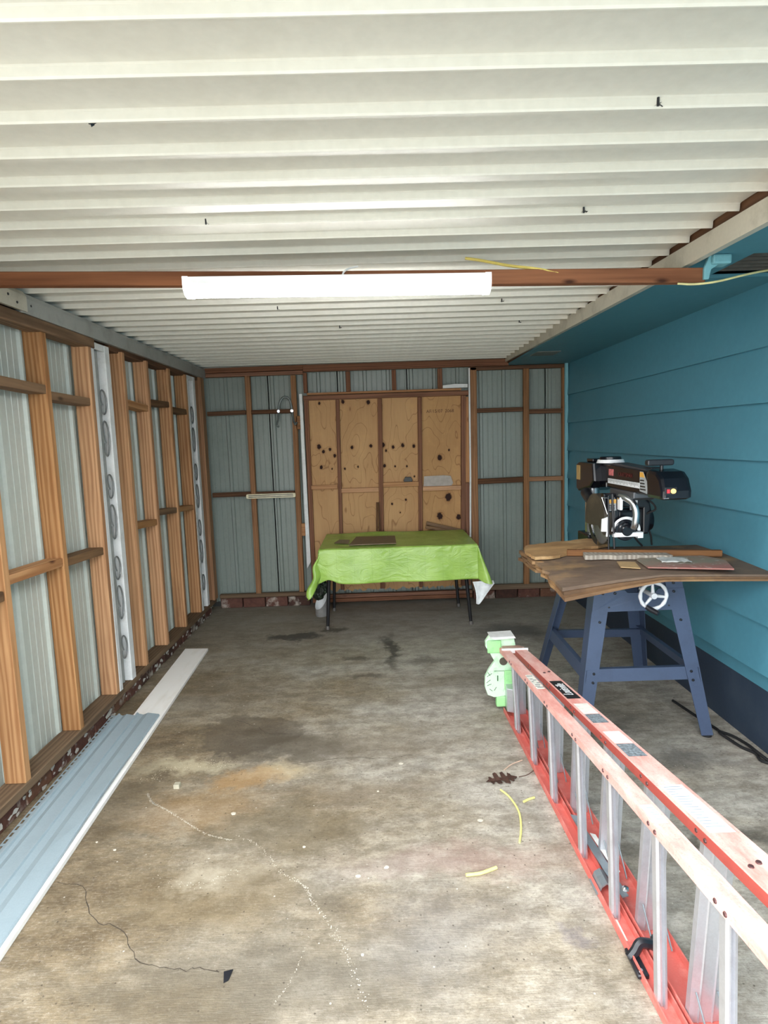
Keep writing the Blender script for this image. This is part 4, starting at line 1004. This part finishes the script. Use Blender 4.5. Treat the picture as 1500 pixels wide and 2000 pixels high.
for (xa, xb, nm) in ((1.150, 1.192, 0), (1.262, 1.30, 1)):
    bm = new_bm(); box(bm, xa, xb, 3.0, 3.0045, 1.115, 1.172); lb = obj('specification_label', bm, WL, sw)
    bm = new_bm(); box(bm, xa+.001, xb-.001, 2.9985, 3.0, 1.152, 1.171); obj('label_header', bm, MC['yellow_orange'] if nm == 0 else WPLAST, lb)
    bm = new_bm()
    for k in range(3): box(bm, xa+.006, xb-.006, 2.999, 3.0, 1.122+k*.009, 1.126+k*.009)
    obj('label_lines', bm, BLACKP, lb, kind='stuff')
bm = new_bm(); prism(bm, [(1.135, 1.20), (1.20, 1.20), (1.20, 1.10), (1.145, 1.09)], 'y', 3.02, 3.06, .006); obj('guard_bracket', bm, BLACKM, sw)
# blade and guards, in the plane of the arm
BC = V((1.172, 3.15, 1.048)); br = .127
bm = new_bm(); prof = []
nt = 40
for k in range(nt):
    a0 = 2*math.pi*k/nt; prof += [(BC.y+br*math.cos(a0), BC.z+br*math.sin(a0)), (BC.y+(br-.007)*math.cos(a0+.02), BC.z+(br-.007)*math.sin(a0+.02)), (BC.y+(br-.004)*math.cos(a0+.11), BC.z+(br-.004)*math.sin(a0+.11))]
prism(bm, prof, 'x', 1.1705, 1.1735); bl_ = obj('blade', bm, BLADE, sw, label='toothed circular blade')
bm = new_bm(); lathe(bm, [(0, -.012), (.012, -.012), (.028, -.006), (.030, 0), (0, 0)], (1.1705, BC.y, BC.z), 'x', 24); obj('arbor_nut', bm, CHROME, bl_, smooth=True)
# upper guard : hollow half shell
bm = new_bm(); A0, A1, seg = math.radians(-12), math.radians(205), 30
poly = [(BC.y+.142*math.cos(A0+(A1-A0)*k/seg), BC.z+.142*math.sin(A0+(A1-A0)*k/seg)) for k in range(seg+1)]
poly_i = [(BC.y+.136*math.cos(A0+(A1-A0)*k/seg), BC.z+.136*math.sin(A0+(A1-A0)*k/seg)) for k in range(seg+1)]
def arc_solid(bm, P, Q, x0, x1):
    n = len(P); R4 = [[bm.verts.new((x, p[0], p[1])) for (x, p) in ((x0, P[i]), (x1, P[i]), (x1, Q[i]), (x0, Q[i]))] for i in range(n)]
    for a, b in zip(R4, R4[1:]):
        for k in range(4): bm.faces.new((a[k], a[(k+1) % 4], b[(k+1) % 4], b[k]))
    bm.faces.new(R4[0]); bm.faces.new(R4[-1][::-1])
arc_solid(bm, poly, poly_i, 1.140, 1.196)
prism(bm, poly+[(BC.y-.05, BC.z-.02), (BC.y+.05, BC.z-.03)], 'x', 1.137, 1.140)
obj('upper_guard', bm, DUSTG, sw)
bm = new_bm(); P = [(BC.y+.131*math.cos(math.radians(a)), BC.z+.131*math.sin(math.radians(a))) for a in range(-88, 20, 6)]; Q = [(BC.y+.100*math.cos(math.radians(a)), BC.z+.100*math.sin(math.radians(a))) for a in range(-88, 20, 6)]
arc_solid(bm, P, Q, 1.150, 1.153); obj('lower_guard', bm, BLACKP, sw)
bm = new_bm(); tube(bm, [(1.150, 2.995, 1.19), (1.150, 2.985, .915)], .0045, 8); obj('anti_kickback_rod', bm, BLACKS, sw, smooth=True)
bm = new_bm(); tube(bm, [(1.165, 2.985, 1.20), (1.175, 2.975, .925)], .006, 8); ar = obj('anti_kickback_rod', bm, BLACKS, sw, smooth=True)
bm = new_bm(); box(bm, 1.166, 1.19, 2.965, 2.985, .895, .918, .002); obj('kickback_pawl', bm, CHROME, ar)
bm = new_bm(); prism(bm, [(1.118, 1.075), (1.150, 1.085), (1.152, 1.02), (1.158, .985), (1.140, .985), (1.142, 1.01), (1.115, 1.012)], 'y', 2.99, 3.0, .001); obj('guard_plate', bm, WPLAST, sw, label='white guard plate')
bm = new_bm(); tube(bm, [(1.115, 2.99, 1.185), (1.142, 2.985, 1.10)], .003, 6); tube(bm, [(1.115, 2.99, 1.185), (1.15, 2.99, 1.18)], .003, 6); obj('guard_link', bm, CHROME, sw, smooth=True)
bm = new_bm(); tube(bm, smooth_path([(1.325, 3.02, 1.20), (1.345, 2.99, 1.17), (1.375, 2.985, 1.14), (1.385, 2.99, 1.115), (1.36, 3.0, 1.10), (1.34, 3.02, 1.09), (1.34, 3.05, 1.12)]), .005, 8)
obj('cord', bm, RUBBER, sw, smooth=True)
for pa in ([(1.30, 3.10, 1.0), (1.33, 3.08, .95), (1.37, 3.10, .912)], [(1.37, 3.12, 1.06), (1.41, 3.10, .98), (1.43, 3.12, .912)]):
    bm = new_bm(); tube(bm, smooth_path(pa), .005, 8); obj('cord', bm, RUBBER, sw, smooth=True)
# --- loose pieces on the saw table
bm = new_bm(); rnd = random.Random(6)
top = [(1.02+.38*k/14, 2.982-.085*k/14+rnd.uniform(-.003, .003)) for k in range(15)]
bot = [(1.40-.40*k/14, 2.83+.075*(k/14)+rnd.uniform(-.012, .008)) for k in range(15)]
prism(bm, top+bot, 'z', .8905, .912)
tag(obj('splintered_board', bm, GREYSTRIP, origin=(1.2, 2.95, .8905)), 'grey splintered board strip lying before the fence on the saw table', 'board')
def flat_piece(name, pts, z, th, mat, label, cat, drop=0, seed=0):
    bm = new_bm(); prism(bm, pts, 'z', z, z+th); c = (sum(p[0] for p in pts)/len(pts), sum(p[1] for p in pts)/len(pts), z)
    return tag(obj(name, bm, mat, origin=c), label, cat)
flat_piece('cardboard_scrap', [(1.130, 2.83), (1.205, 2.80), (1.172, 2.665), (1.098, 2.705)], .8885, .004, plain('tan_scrap', (176, 146, 104), .7), 'small tan cardboard scrap in the middle of the saw table', 'scrap')
def pinkmat():
    t = NT('pink_grey_board'); n = t.noise(t.coord(), 12., 4, .6); n2 = t.noise(t.coord(loc=(1, 4, 0)), 28., 3)
    sep = t.n('ShaderNodeSeparateXYZ', i_0=t.coord()); m = t.math('ADD', t.mr(sep.outputs[1], -.15, -.03, -.1, .8), t.mr(n, .3, .7, -.3, .35), clamp=True)
    c = t.mix(m, lin((158, 106, 98)), lin((128, 124, 108))); return t.out(t.mix(t.mr(n2, .6, .7, 0, .6), c, lin((196, 192, 180))), .7)
flat_piece('pink_board', [(1.225, 2.83), (1.28, 2.88), (1.56, 2.86), (1.60, 2.74), (1.535, 2.56), (1.20, 2.65)], .8935, .006, pinkmat(), 'worn pink and grey board lying on the right of the saw table', 'board')
bm = new_bm()
def pw(u, v): x = 1.30+.13*u+.02*v; y = 2.73+.11*v-.02*u; return V((x, y, .9015+.012*abs(noise.noise(V((u*4, v*4, 2))))))
grid(bm, pw, 12, 10); o = tag(obj('clear_plastic_scrap', bm, plain('cloudy_plastic', (198, 198, 194), .25), smooth=True, origin=(1.36, 2.78, .9015)), 'crumpled cloudy plastic scrap on the pink and grey board', 'scrap')
md = o.modifiers.new('t', 'SOLIDIFY'); md.thickness = .001
# power cord on the floor and dark block behind
bm = new_bm(); tube(bm, smooth_path([(1.60, 3.2, .012), (1.63, 3.0, .012), (1.655, 2.86, .012), (1.64, 2.80, .02), (1.66, 2.74, .012), (1.675, 2.68, .01), (1.70, 2.62, .012), (1.69, 2.56, .01), (1.735, 2.50, .01), (1.70, 2.40, .01)]), .007, 8)
tube(bm, smooth_path([(1.655, 2.84, .012), (1.69, 2.78, .014), (1.71, 2.70, .014), (1.70, 2.62, .025), (1.72, 2.55, .012), (1.745, 2.52, .010), (1.75, 2.42, .010)]), .007, 8)
tag(obj('power_cord', bm, RUBBER, smooth=True, origin=(1.67, 2.65, 0)), 'black power cord looped on the floor beside the right stand leg', 'cord')

# ================================================================== STEPLADDER (folded, lying on its side)
ld = thing('stepladder', 'red fibreglass stepladder with aluminium steps lying on its side, folded', 'ladder', (.72, 2.0, 0))
def hz(y): return .372+(3.1-y)*.0885            # top of the upper rails
YF, YN = 3.16, .86
def rail(upper, xl, wd, flange, mat_web, mat_fl, th=.004, name='rail', y0=YF, y1=YN, label=None):
    """C channel: web outward (up or down), flanges turned towards the steps"""
    bm = new_bm(); bmf = new_bm(); n = 12; rows = []; rf = []
    for k in range(n+1):
        y = y0+(y1-y0)*k/n; x = xl(y); w = wd(y); z = hz(y) if upper else .002; s = -1 if upper else 1
        rows.append([(x, y, z), (x+w, y, z), (x+w, y, z+s*flange), (x+w-th, y, z+s*flange), (x+w-th, y, z+s*th), (x+th, y, z+s*th), (x+th, y, z+s*flange), (x, y, z+s*flange)])
    R8 = [[bm.verts.new(p) for p in r] for r in rows]
    for a, b in zip(R8, R8[1:]):
        for i in range(8):
            f = bm.faces.new((a[i], a[(i+1) % 8], b[(i+1) % 8], b[i])); f.material_index = 0 if i == 0 else 1
    bm.faces.new(R8[0]).material_index = 1; bm.faces.new(R8[-1][::-1]).material_index = 1
    return obj(name, bm, [mat_web, mat_fl], ld, label=label)
rxl = lambda y: .648+(3.1-y)*.018
rx = lambda y: .630+(3.1-y)*.019
rw = lambda y: .043+(3.1-y)*.004
fx = lambda y: .700+(3.1-y)*.038
fxl = lambda y: .703+(3.1-y)*.019
fw = lambda y: .063+(3.1-y)*.015
FLL = painted('faded_red_flange', (214, 108, 98), .55, (226, 156, 146), .6, 18.)
ur = rail(True, rx, rw, .026, CHALK, CHALK, name='rear_rail', label='sun-bleached pink rear rail')
lr = rail(False, rxl, rw, .026, REDFG, FLL, name='rear_rail')
uf = rail(True, fx, fw, .030, CHALK, REDFG, name='front_rail', label='sun-bleached pink front rail')
lf = rail(False, fxl, fw, .030, REDFG, FLL, name='front_rail')
stepY = [3.115-.2915*k for k in range(8)]
for i, y in enumerate(stepY):
    if y > 3.12: continue
    x0, w, zt = fx(y)+.005, fw(y)-.010, hz(y)-.0045
    if i > 0 or True:
        bm = new_bm(); prism(bm, [(x0, y+.018), (x0, y), (x0+.003, y), (x0+w*.27, y-.002), (x0+w*.30, y-.006), (x0+w*.33, y-.002), (x0+w*.72, y-.002), (x0+w*.75, y-.006), (x0+w*.78, y-.002), (x0+w, y), (x0+w, y+.018), (x0+w-.003, y+.018), (x0+w-.003, y+.004), (x0+.003, y+.004), (x0+.003, y+.018)], 'z', .007, zt)
        for v in bm.verts: v.co.x += (fxl(y)-fx(y))*(1-v.co.z/zt)
        sp = obj('step', bm, ALU, ld)
        if i > 0:
            for xx in (x0+.012, x0+w-.012):
                bm = new_bm(); xx += (fxl(y)-fx(y))*.85; tube(bm, [(xx, y-.004, .095), (xx, y-.085, .012)], .0025, 6); obj('step_brace', bm, GALV, sp, smooth=True)
# rear horizontals : narrow double-lipped channels
rearY = [2.90, 2.60, 2.305, 1.975, 1.70, 1.405, 1.11]
for y in rearY:
    x0 = rx(y)+.004; w = .026; zt = hz(y)-.0045
    bm = new_bm(); prism(bm, [(x0, y+.022), (x0, y), (x0+.007, y-.003), (x0+.009, y+.006), (x0+w-.010, y+.006), (x0+w-.007, y-.003), (x0+w, y), (x0+w, y+.022), (x0+w-.003, y+.022), (x0+w-.003, y+.010), (x0+.003, y+.010), (x0+.003, y+.022)], 'z', .006, zt)
    for v in bm.verts: v.co.x += (rxl(y)-rx(y))*(1-v.co.z/zt)
    obj('rear_horizontal', bm, ALU, ld)
# rivets along the flanges and rails
bm = new_bm()
for y in stepY[1:]:
    for d in (-.01, .03): lathe(bm, [(0, 0), (.006, 0), (.005, -.003), (0, -.004)], (fx(y)-.0002, y+d, hz(y)-.016), 'x', 8)
    for (dx, dy) in (((.03, .0), (.055, .012)) if not any(a_ < y-.14 < b_ for a_, b_ in ((1.34, 1.62), (1.78, 2.0), (2.06, 2.28), (2.32, 2.57))) else ()): lathe(bm, [(0, 0), (.007, 0), (.006, .003), (0, .0035)], (fx(y)+dx, y+dy-.14, hz(y-.14)), 'z', 8)
for y in rearY:
    for d in (-.008, .028): lathe(bm, [(0, 0), (.006, 0), (.005, -.003), (0, -.004)], (rx(y)-.0002, y+d, hz(y)-.014), 'x', 8)
obj('rivets', bm, plain('dark_rivet', (98, 70, 70), .4, .5), ld, kind='stuff')
# spreader and latch
bm = new_bm()
prism(bm, [(.695, 2.16), (.717, 2.15), (.730, 1.98), (.740, 1.80), (.745, 1.74), (.723, 1.735), (.710, 1.86), (.701, 2.0)], 'z', .050, .054); obj('spreader', bm, GALV, ld, label='rust-spotted steel spreader')
bm = new_bm(); prism(bm, [(.728, 2.04), (.745, 2.03), (.758, 1.84), (.742, 1.83)], 'z', .057, .059); obj('paper_label', bm, plain('label_white', (226, 226, 222), .6), ld)
bm = new_bm()
prism(bm, [(.666, .010), (.676, .012), (.684, .034), (.700, .045), (.714, .034), (.722, .012), (.726, .014), (.716, .040), (.700, .051), (.682, .040), (.674, .016), (.666, .013)], 'y', 1.80, 1.87); obj('spreader_bracket', bm, GALV, ld)
bm = new_bm(); lathe(bm, [(0, 0), (.012, 0), (.010, .006), (.005, .009), (0, .009)], (.745, 1.765, .055), 'z', 12); obj('bolt', bm, CHROME, ld)
bm = new_bm(); tube(bm, smooth_path([(.672, 1.555, .012), (.69, 1.56, .03), (.705, 1.565, .048), (.73, 1.565, .046), (.75, 1.575, .034), (.765, 1.60, .034)]), [.016]+[.014]*28+[.011]*2, 8)
box(bm, .668, .700, 1.49, 1.585, .006, .020, .003)
lt = obj('latch_strap', bm, BLACKP, ld, smooth=True, label='black rubber latch')
for yy in (1.505, 1.572):
    bm = new_bm(); lathe(bm, [(0, 0), (.007, 0), (.005, .004), (0, .004)], (.682, yy, .020), 'z', 12); obj('rivet', bm, CHROME, lt)
# green top cap : hourglass outline seen end on, with side wing and grey strap
bm = new_bm()
capo = [(.555, .400), (.578, .432), (.70, .437), (.712, .415), (.72, .372), (.70, .36), (.70, .285), (.72, .27), (.72, .10), (.655, .085), (.600, .080), (.565, .095), (.550, .14), (.552, .20), (.575, .245), (.604, .285), (.577, .335), (.556, .37)]
prism(bm, capo, 'y', 3.175, 3.20, .004); cp = obj('top_cap', bm, MINT, ld, label='pale green plastic top cap')
bm = new_bm(); prism(bm, [(.575, .434), (.705, .438), (.712, .426), (.60, .422)], 'y', 3.13, 3.235, .003); obj('cap_lip', bm, WHITE, cp, label='white upper lip')
bm = new_bm(); box(bm, .655, .715, 3.162, 3.1745, .125, .235, .006); obj('cap_boss', bm, MINTD, cp, label='green raised block')
bm = new_bm(); box(bm, .565, .640, 3.168, 3.1745, .335, .405, .006); obj('cap_boss', bm, MINTD, cp, label='green raised block')
bm = new_bm()
box(bm, .617, .622, 3.170, 3.1748, .175, .205); box(bm, .585, .592, 3.170, 3.1748, .346, .353)
for (a, b) in (((.560, .20), (.588, .218)), ((.558, .165), (.580, .182)), ((.562, .150), (.585, .158)), ((.566, .225), (.578, .205)), ((.57, .385), (.60, .365)), ((.60, .232), (.715, .230)), ((.565, .372), (.64, .374)), ((.60, .12), (.612, .14)), ((.575, .13), (.59, .118))):
    tube(bm, [(a[0], 3.173, a[1]), (b[0], 3.173, b[1])], .0014, 5)
obj('cap_markings', bm, plain('dark_green_mark', (52, 92, 56), .6), cp, kind='stuff')
bm = new_bm(); lathe(bm, [(0, 0), (.022, 0), (.022, -.003), (0, -.003)], (.652, 3.1738, .285), 'y', 20); obj('hand_hole', bm, plain('hole_brown', (84, 78, 66), .8), cp)
bm = new_bm(); prism(bm, [(.630, 3.10), (.770, 3.10), (.772, 3.112), (.630, 3.112)], 'z', .355, .380, .002); obj('cap_strap', bm, WHITE, cp, label='white metal edge of the cap')
bm = new_bm(); prism(bm, [(.640, 3.113), (.755, 3.113), (.74, 3.175), (.645, 3.175)], 'z', .350, .372); obj('cap_hinge_cover', bm, plain('brownish_cover', (168, 132, 120), .6), cp)
bm = new_bm(); box(bm, .612, .668, 3.175, 3.215, .022, .085, .010); obj('cap_corner', bm, MINTD, ld, label='small green cap corner')
bm = new_bm(); prism(bm, [(.655, 3.10), (.690, 3.08), (.70, 3.17), (.66, 3.17)], 'z', .03, .16, .003); obj('hinge_plate', bm, ALU, ld)
# feet at the near end
for up_ in (True, False):
    for X_a, W_a, nm in (((fx if up_ else fxl), fw, 'front'), ((rx if up_ else rxl), rw, 'rear')):
        y = YN; z = hz(y)-.03 if up_ else .004
        bm = new_bm(); box(bm, X_a(y)-.002, X_a(y)+W_a(y)+.002, y-.05, y+.02, z-(.0 if not up_ else .012), z+.034-(0 if not up_ else .0), .004); obj('rail_foot', bm, RUBBER, ld)
# stickers on the rails
def sticker(xl, wl, y0, y1, u0, u1, mat, name, label=None, parent=None, dz=.0008, k0=0):
    bm = new_bm(); P = []
    for (y, u) in ((y0, u0), (y0, u1), (y1, u1), (y1, u0)): P.append((xl(y)+wl(y)*u, y, hz(y)+dz))
    A = [bm.verts.new(p) for p in P]; B = [bm.verts.new(V(p)+V((0, 0, .0004))) for p in P]
    bm.faces.new(A); bm.faces.new(B[::-1])
    for i in range(4): bm.faces.new((A[i], A[(i+1) % 4], B[(i+1) % 4], B[i]))
    return obj(name, bm, mat, parent or uf, label=label)
BK = plain('black_sticker', (34, 34, 36), .5); PW = plain('faded_paper', (228, 226, 216), .6); GB = plain('grey_printed_label', (120, 128, 134), .6, var=.6, scale=120.)
sticker(fx, fw, 2.56, 2.33, .10, .84, BK, 'brand_sticker', 'black sticker with white lettering')
yc = 2.445; lettering('lettering', 'Louisville', (fx(yc)+fw(yc)*.47, yc, hz(yc)+.0016), (0, 1, -.0885), (-1, 0, 0), .056, WPLAST, uf, label='white lettering', shear=.3, sx=.72)
for (a, b, c, d) in ((2.27, 2.16, 2.155, 2.07), (1.99, 1.89, 1.885, 1.79)):
    sticker(fx, fw, a, b, .12, .85, PW, 'caution_label', 'faded paper label'); sticker(fx, fw, c, d, .12, .85, GB, 'caution_label', 'grey printed label')
s1 = sticker(fx, fw, 1.60, 1.36, .14, .86, plain('white_label', (236, 236, 230), .5), 'instruction_label', 'large white printed label')
bm = new_bm(); rnd = random.Random(2)
for k in range(16):
    y = 1.59-k*.0135; n_ = rnd.uniform(.2, .55); x = fx(y)+fw(y)*.2
    box(bm, x, x+fw(y)*n_, y-.003, y, hz(y)+.0011, hz(y)+.0018)
obj('print_lines', bm, plain('grey_print', (150, 160, 168), .6), s1, kind='stuff')
s2 = sticker(rx, rw, 1.50, 1.41, .12, .80, plain('white_label', (236, 236, 230), .5), 'barcode_label', 'white barcode label', parent=ur)
bm = new_bm()
for k in range(6): y = 1.485-k*.011; box(bm, rx(y)+.018, rx(y)+.036, y-.003, y, hz(y)+.0011, hz(y)+.0018)
obj('barcode', bm, plain('grey_print', (150, 160, 168), .6), s2, kind='stuff')
s3 = sticker(rx, rw, 2.66, 2.46, .15, .9, PW, 'caution_label', 'worn white label with dark marks', parent=ur)
bm = new_bm()
for (y, u, l) in ((2.645, .2, .6), (2.60, .3, .25), (2.585, .5, .3), (2.565, .25, .2), (2.545, .6, .3), (2.52, .3, .5), (2.50, .2, .45), (2.485, .3, .6)):
    box(bm, rx(y)+rw(y)*u, rx(y)+rw(y)*(u+l), y-.006, y, hz(y)+.0011, hz(y)+.0017)
obj('label_marks', bm, plain('blue_black_marks', (52, 68, 84), .6), s3, kind='stuff')
bm = new_bm(); box(bm, .679, .6935, 1.62, 1.70, .0065, .0075); obj('caution_label', bm, PW, lf, label='white label inside the lower rail')

# ================================================================== BOARD AND VINYL SIDING ON THE FLOOR
d = V((.128, -2.685, 0)).normalized(); nrm = V((-d.y, d.x, 0))    # nrm points to +x
far_r = V((-1.299, 4.345, 0))
bm = new_bm(); Ln = 3.65; wB = .172
q = [far_r, far_r-nrm*wB+V((0, .02, 0)), far_r-nrm*wB+d*Ln, far_r+d*Ln]
prism(bm, [(p.x, p.y) for p in q], 'z', .001, .019, .001)
def wb_mat():
    t = NT('white_primed_board'); n = t.noise(t.coord((3, .5, 1)), 5., 5, .65); c = t.ramp(n, [(.3, (240, 236, 228)), (.5, (252, 250, 246))]); return t.out(c, .5)
tag(obj('white_board', bm, wb_mat(), origin=(-1.3, 2.6, 0)), 'long white primed board lying on the floor along the left wall', 'board')
vs_ = thing('vinyl_siding', 'grey-blue double vinyl siding length resting on the white board', 'siding', (-1.38, 2.2, .02))
fr = V((-1.262, 3.235, 0)); LnS = 2.7; wS = .262
VIN = painted('grey_blue_vinyl', (150, 166, 174), .4, (134, 150, 158), .4, 12., bump=.03)
# section across the width, from the free (right) edge to the nailing hem (left): (distance, height)
sec = [(0, .000), (.001, .007), (.005, .010), (.062, .021), (.088, .012), (.112, .019), (.116, .026), (.122, .027), (.124, .011), (.128, .009), (.178, .021), (.200, .012), (.212, .018), (.216, .026), (.222, .027), (.225, .017), (.238, .016)]
bm = new_bm(); nL = 14; rows = []
for k in range(nL+1):
    s = LnS*k/nL; zb_ = .0195+.003*math.sin(s*2.2)
    lift = .012*math.exp(-((s-.75)/.35)**2)
    rows.append([fr-nrm*u+d*s+V((0, 0, zb_+h*1.0+(lift if u < .06 else 0))) for (u, h) in sec])
top_ = [[bm.verts.new(p) for p in r] for r in rows]; bot_ = [[bm.verts.new(p-V((0, 0, .0015))) for p in r] for r in rows]
m = len(sec)
for a, b in zip(top_, top_[1:]):
    for i in range(m-1): bm.faces.new((a[i], a[i+1], b[i+1], b[i]))
for a, b in zip(bot_, bot_[1:]):
    for i in range(m-1): bm.faces.new((a[i], a[i+1], b[i+1], b[i]))
for i in range(m-1):
    bm.faces.new((top_[0][i], top_[0][i+1], bot_[0][i+1], bot_[0][i])); bm.faces.new((top_[-1][i], top_[-1][i+1], bot_[-1][i+1], bot_[-1][i]))
for k in range(nL):
    for i in (0, m-1): bm.faces.new((top_[k][i], top_[k+1][i], bot_[k+1][i], bot_[k][i]))
obj('siding_face', bm, VIN, vs_)
# nailing hem with slots : ladder-like strip
bm = new_bm(); u0, u1 = .2385, .262
for (ua, ub) in ((u0, u0+.008), (u1-.005, u1)):
    a = fr-nrm*ua; b = fr-nrm*ub; P = [a, b, b+d*LnS, a+d*LnS]; prism(bm, [(p.x, p.y) for p in P], 'z', .0335, .035)
nS = int(LnS/.040)
for k in range(nS+1):
    a = fr-nrm*(u0+.008)+d*(k*.040); b = fr-nrm*(u1-.005)+d*(k*.040); P = [a, b, b+d*.013, a+d*.013]; prism(bm, [(p.x, p.y) for p in P], 'z', .0335, .035)
obj('nailing_hem', bm, VIN, vs_, label='slotted nailing hem')

# ================================================================== SMALL THINGS ON THE FLOOR
def leaf():
    bm = new_bm(); rnd = random.Random(12); c = V((.50, 2.50, .004)); ax = V((.06, .012, 0)).normalized(); ay = V((-ax.y, ax.x, 0))
    half = [(-.072, 0), (-.06, .010), (-.05, .012), (-.052, .030), (-.044, .034), (-.036, .014), (-.028, .012), (-.026, .040), (-.012, .048), (-.008, .036), (-.006, .014), (.004, .013), (.006, .044), (.022, .050), (.026, .034), (.022, .013), (.032, .012), (.040, .034), (.052, .032), (.050, .014), (.062, .012), (.074, .004)]
    up_ = [(u, v*rnd.uniform(.85, 1.15)) for u, v in half]; dn = [(u, -v*rnd.uniform(.75, 1.05)) for u, v in half[::-1][1:-1]]
    pts = up_+dn; mid = bm.verts.new(c+V((0, 0, .006)))
    vs = []
    for (u, v) in pts: z = .002+.011*abs(noise.noise(V((u*40, v*40, 0))))+.005*(abs(v)/.04); p = c+ax*u+ay*v; vs.append(bm.verts.new((p.x, p.y, z)))
    bm.faces.new(vs) if 0 else None
    n = len(half)
    spine = [bm.verts.new((c+ax*u).to_tuple()[:2]+(.004+.003*math.sin(u*50),)) for u, v in half]
    U = vs[:n]; Dn = [vs[0]]+vs[n:][::-1]+[vs[n-1]]
    for i in range(n-1):
        for L in (U, Dn):
            q = [spine[i], spine[i+1], L[i+1], L[i]]; q2 = []
            for v in q:
                if v not in q2: q2.append(v)
            if len(q2) > 2: bm.faces.new(q2)
    bm.verts.remove(mid)
    o = obj('oak_leaf', bm, plain('dry_leaf', (66, 42, 32), .8, 0, .35, 60.), smooth=False, origin=c)
    md = o.modifiers.new('t', 'SOLIDIFY'); md.thickness = .0012
    return tag(o, 'dried dark brown lobed oak leaf beside the ladder', 'leaf')
leaf()
def ribbon(name, pts, w, mat, label, cat, group=None, round_=False):
    bm = new_bm(); tube(bm, smooth_path(pts), w, 8); c = pts[len(pts)//2]
    return tag(obj(name, bm, mat, smooth=True, origin=c), label, cat, group)
YW = plain('yellow_sheath', (226, 220, 136), .5)
ribbon('wire_offcut', [(.479, 2.418, .006), (.506, 2.36, .006), (.520, 2.26, .007), (.505, 2.16, .006), (.480, 2.077, .005)], .0040, YW, 'long curved yellow cable sheath offcut below the oak leaf', 'wire', 'yellow offcuts')
ribbon('wire_offcut', [(.555, 2.326, .006), (.582, 2.343, .006), (.607, 2.353, .006)], .0046, YW, 'short yellow sheath offcut beside the ladder', 'wire', 'yellow offcuts')
ribbon('wire_offcut', [(.257, 1.918, .007), (.31, 1.926, .006), (.369, 1.950, .006)], .0058, YW, 'straight yellow sheath offcut nearest the camera', 'wire', 'yellow offcuts')
ribbon('twig', [(.528, 2.576, .003), (.57, 2.62, .003), (.628, 2.652, .004)], .0028, plain('pale_twig', (196, 170, 150), .7), 'thin pale twig behind the oak leaf', 'twig')
ribbon('leaf_stem', [(.58, 2.516, .003), (.62, 2.53, .002), (.665, 2.57, .003)], .0015, plain('brown_stem', (96, 72, 60), .8), 'thin brown stem reaching from the oak leaf to the ladder', 'twig')
bm = new_bm(); box(bm, -.951, -.925, 2.525, 2.553, 0, .020, .002)
tag(obj('metal_block', bm, plain('shiny_block', (196, 190, 170), .3, .3), origin=(-.938, 2.54, 0)), 'tiny shiny block on the floor near the orange rust stain', 'block')
CHIPL = ['white oval paint chip left of the long yellow offcut', 'white paint chip just beside the orange rust stain', 'white paint chip level with the oak leaf on open concrete',
         'tiny white chip in mid floor beyond the first straight chalk end', 'white chip near the middle, left of its close neighbour', 'white chip near the middle, right of its close neighbour',
         'tiny white chip above the bend of the long chalk scratch', 'tiny white chip on the near floor right of the chalk scratch', 'tiny white chip nearest the white floor board', 'tiny white chip below the start of the chalk scratch']
for i, (px, py, s) in enumerate([(.358, 2.222, .011), (-.639, 2.328, .012), (.063, 2.666, .010), (-.045, 2.449, .006), (-.114, 1.94, .010), (-.016, 1.978, .009), (-.323, 2.105, .006), (-.093, 1.615, .006), (-1.13, 2.18, .005), (-1.04, 2.13, .006)]):
    bm = new_bm(); rnd = random.Random(i); n = 7
    prism(bm, [(px+s*rnd.uniform(.7, 1.2)*math.cos(2*math.pi*k/n), py+s*.8*rnd.uniform(.7, 1.2)*math.sin(2*math.pi*k/n)) for k in range(n)], 'z', .0005, .003)
    tag(obj('paint_chip', bm, CHALKW, origin=(px, py, 0)), CHIPL[i], 'chip', 'white chips on the floor')
bm = new_bm(); prism(bm, [(-.49, 1.575), (-.465, 1.582), (-.47, 1.548), (-.482, 1.54)], 'z', .0005, .004)
tag(obj('black_scrap', bm, BLACKP, origin=(-.477, 1.56, 0)), 'small black triangular scrap on the near floor', 'scrap')
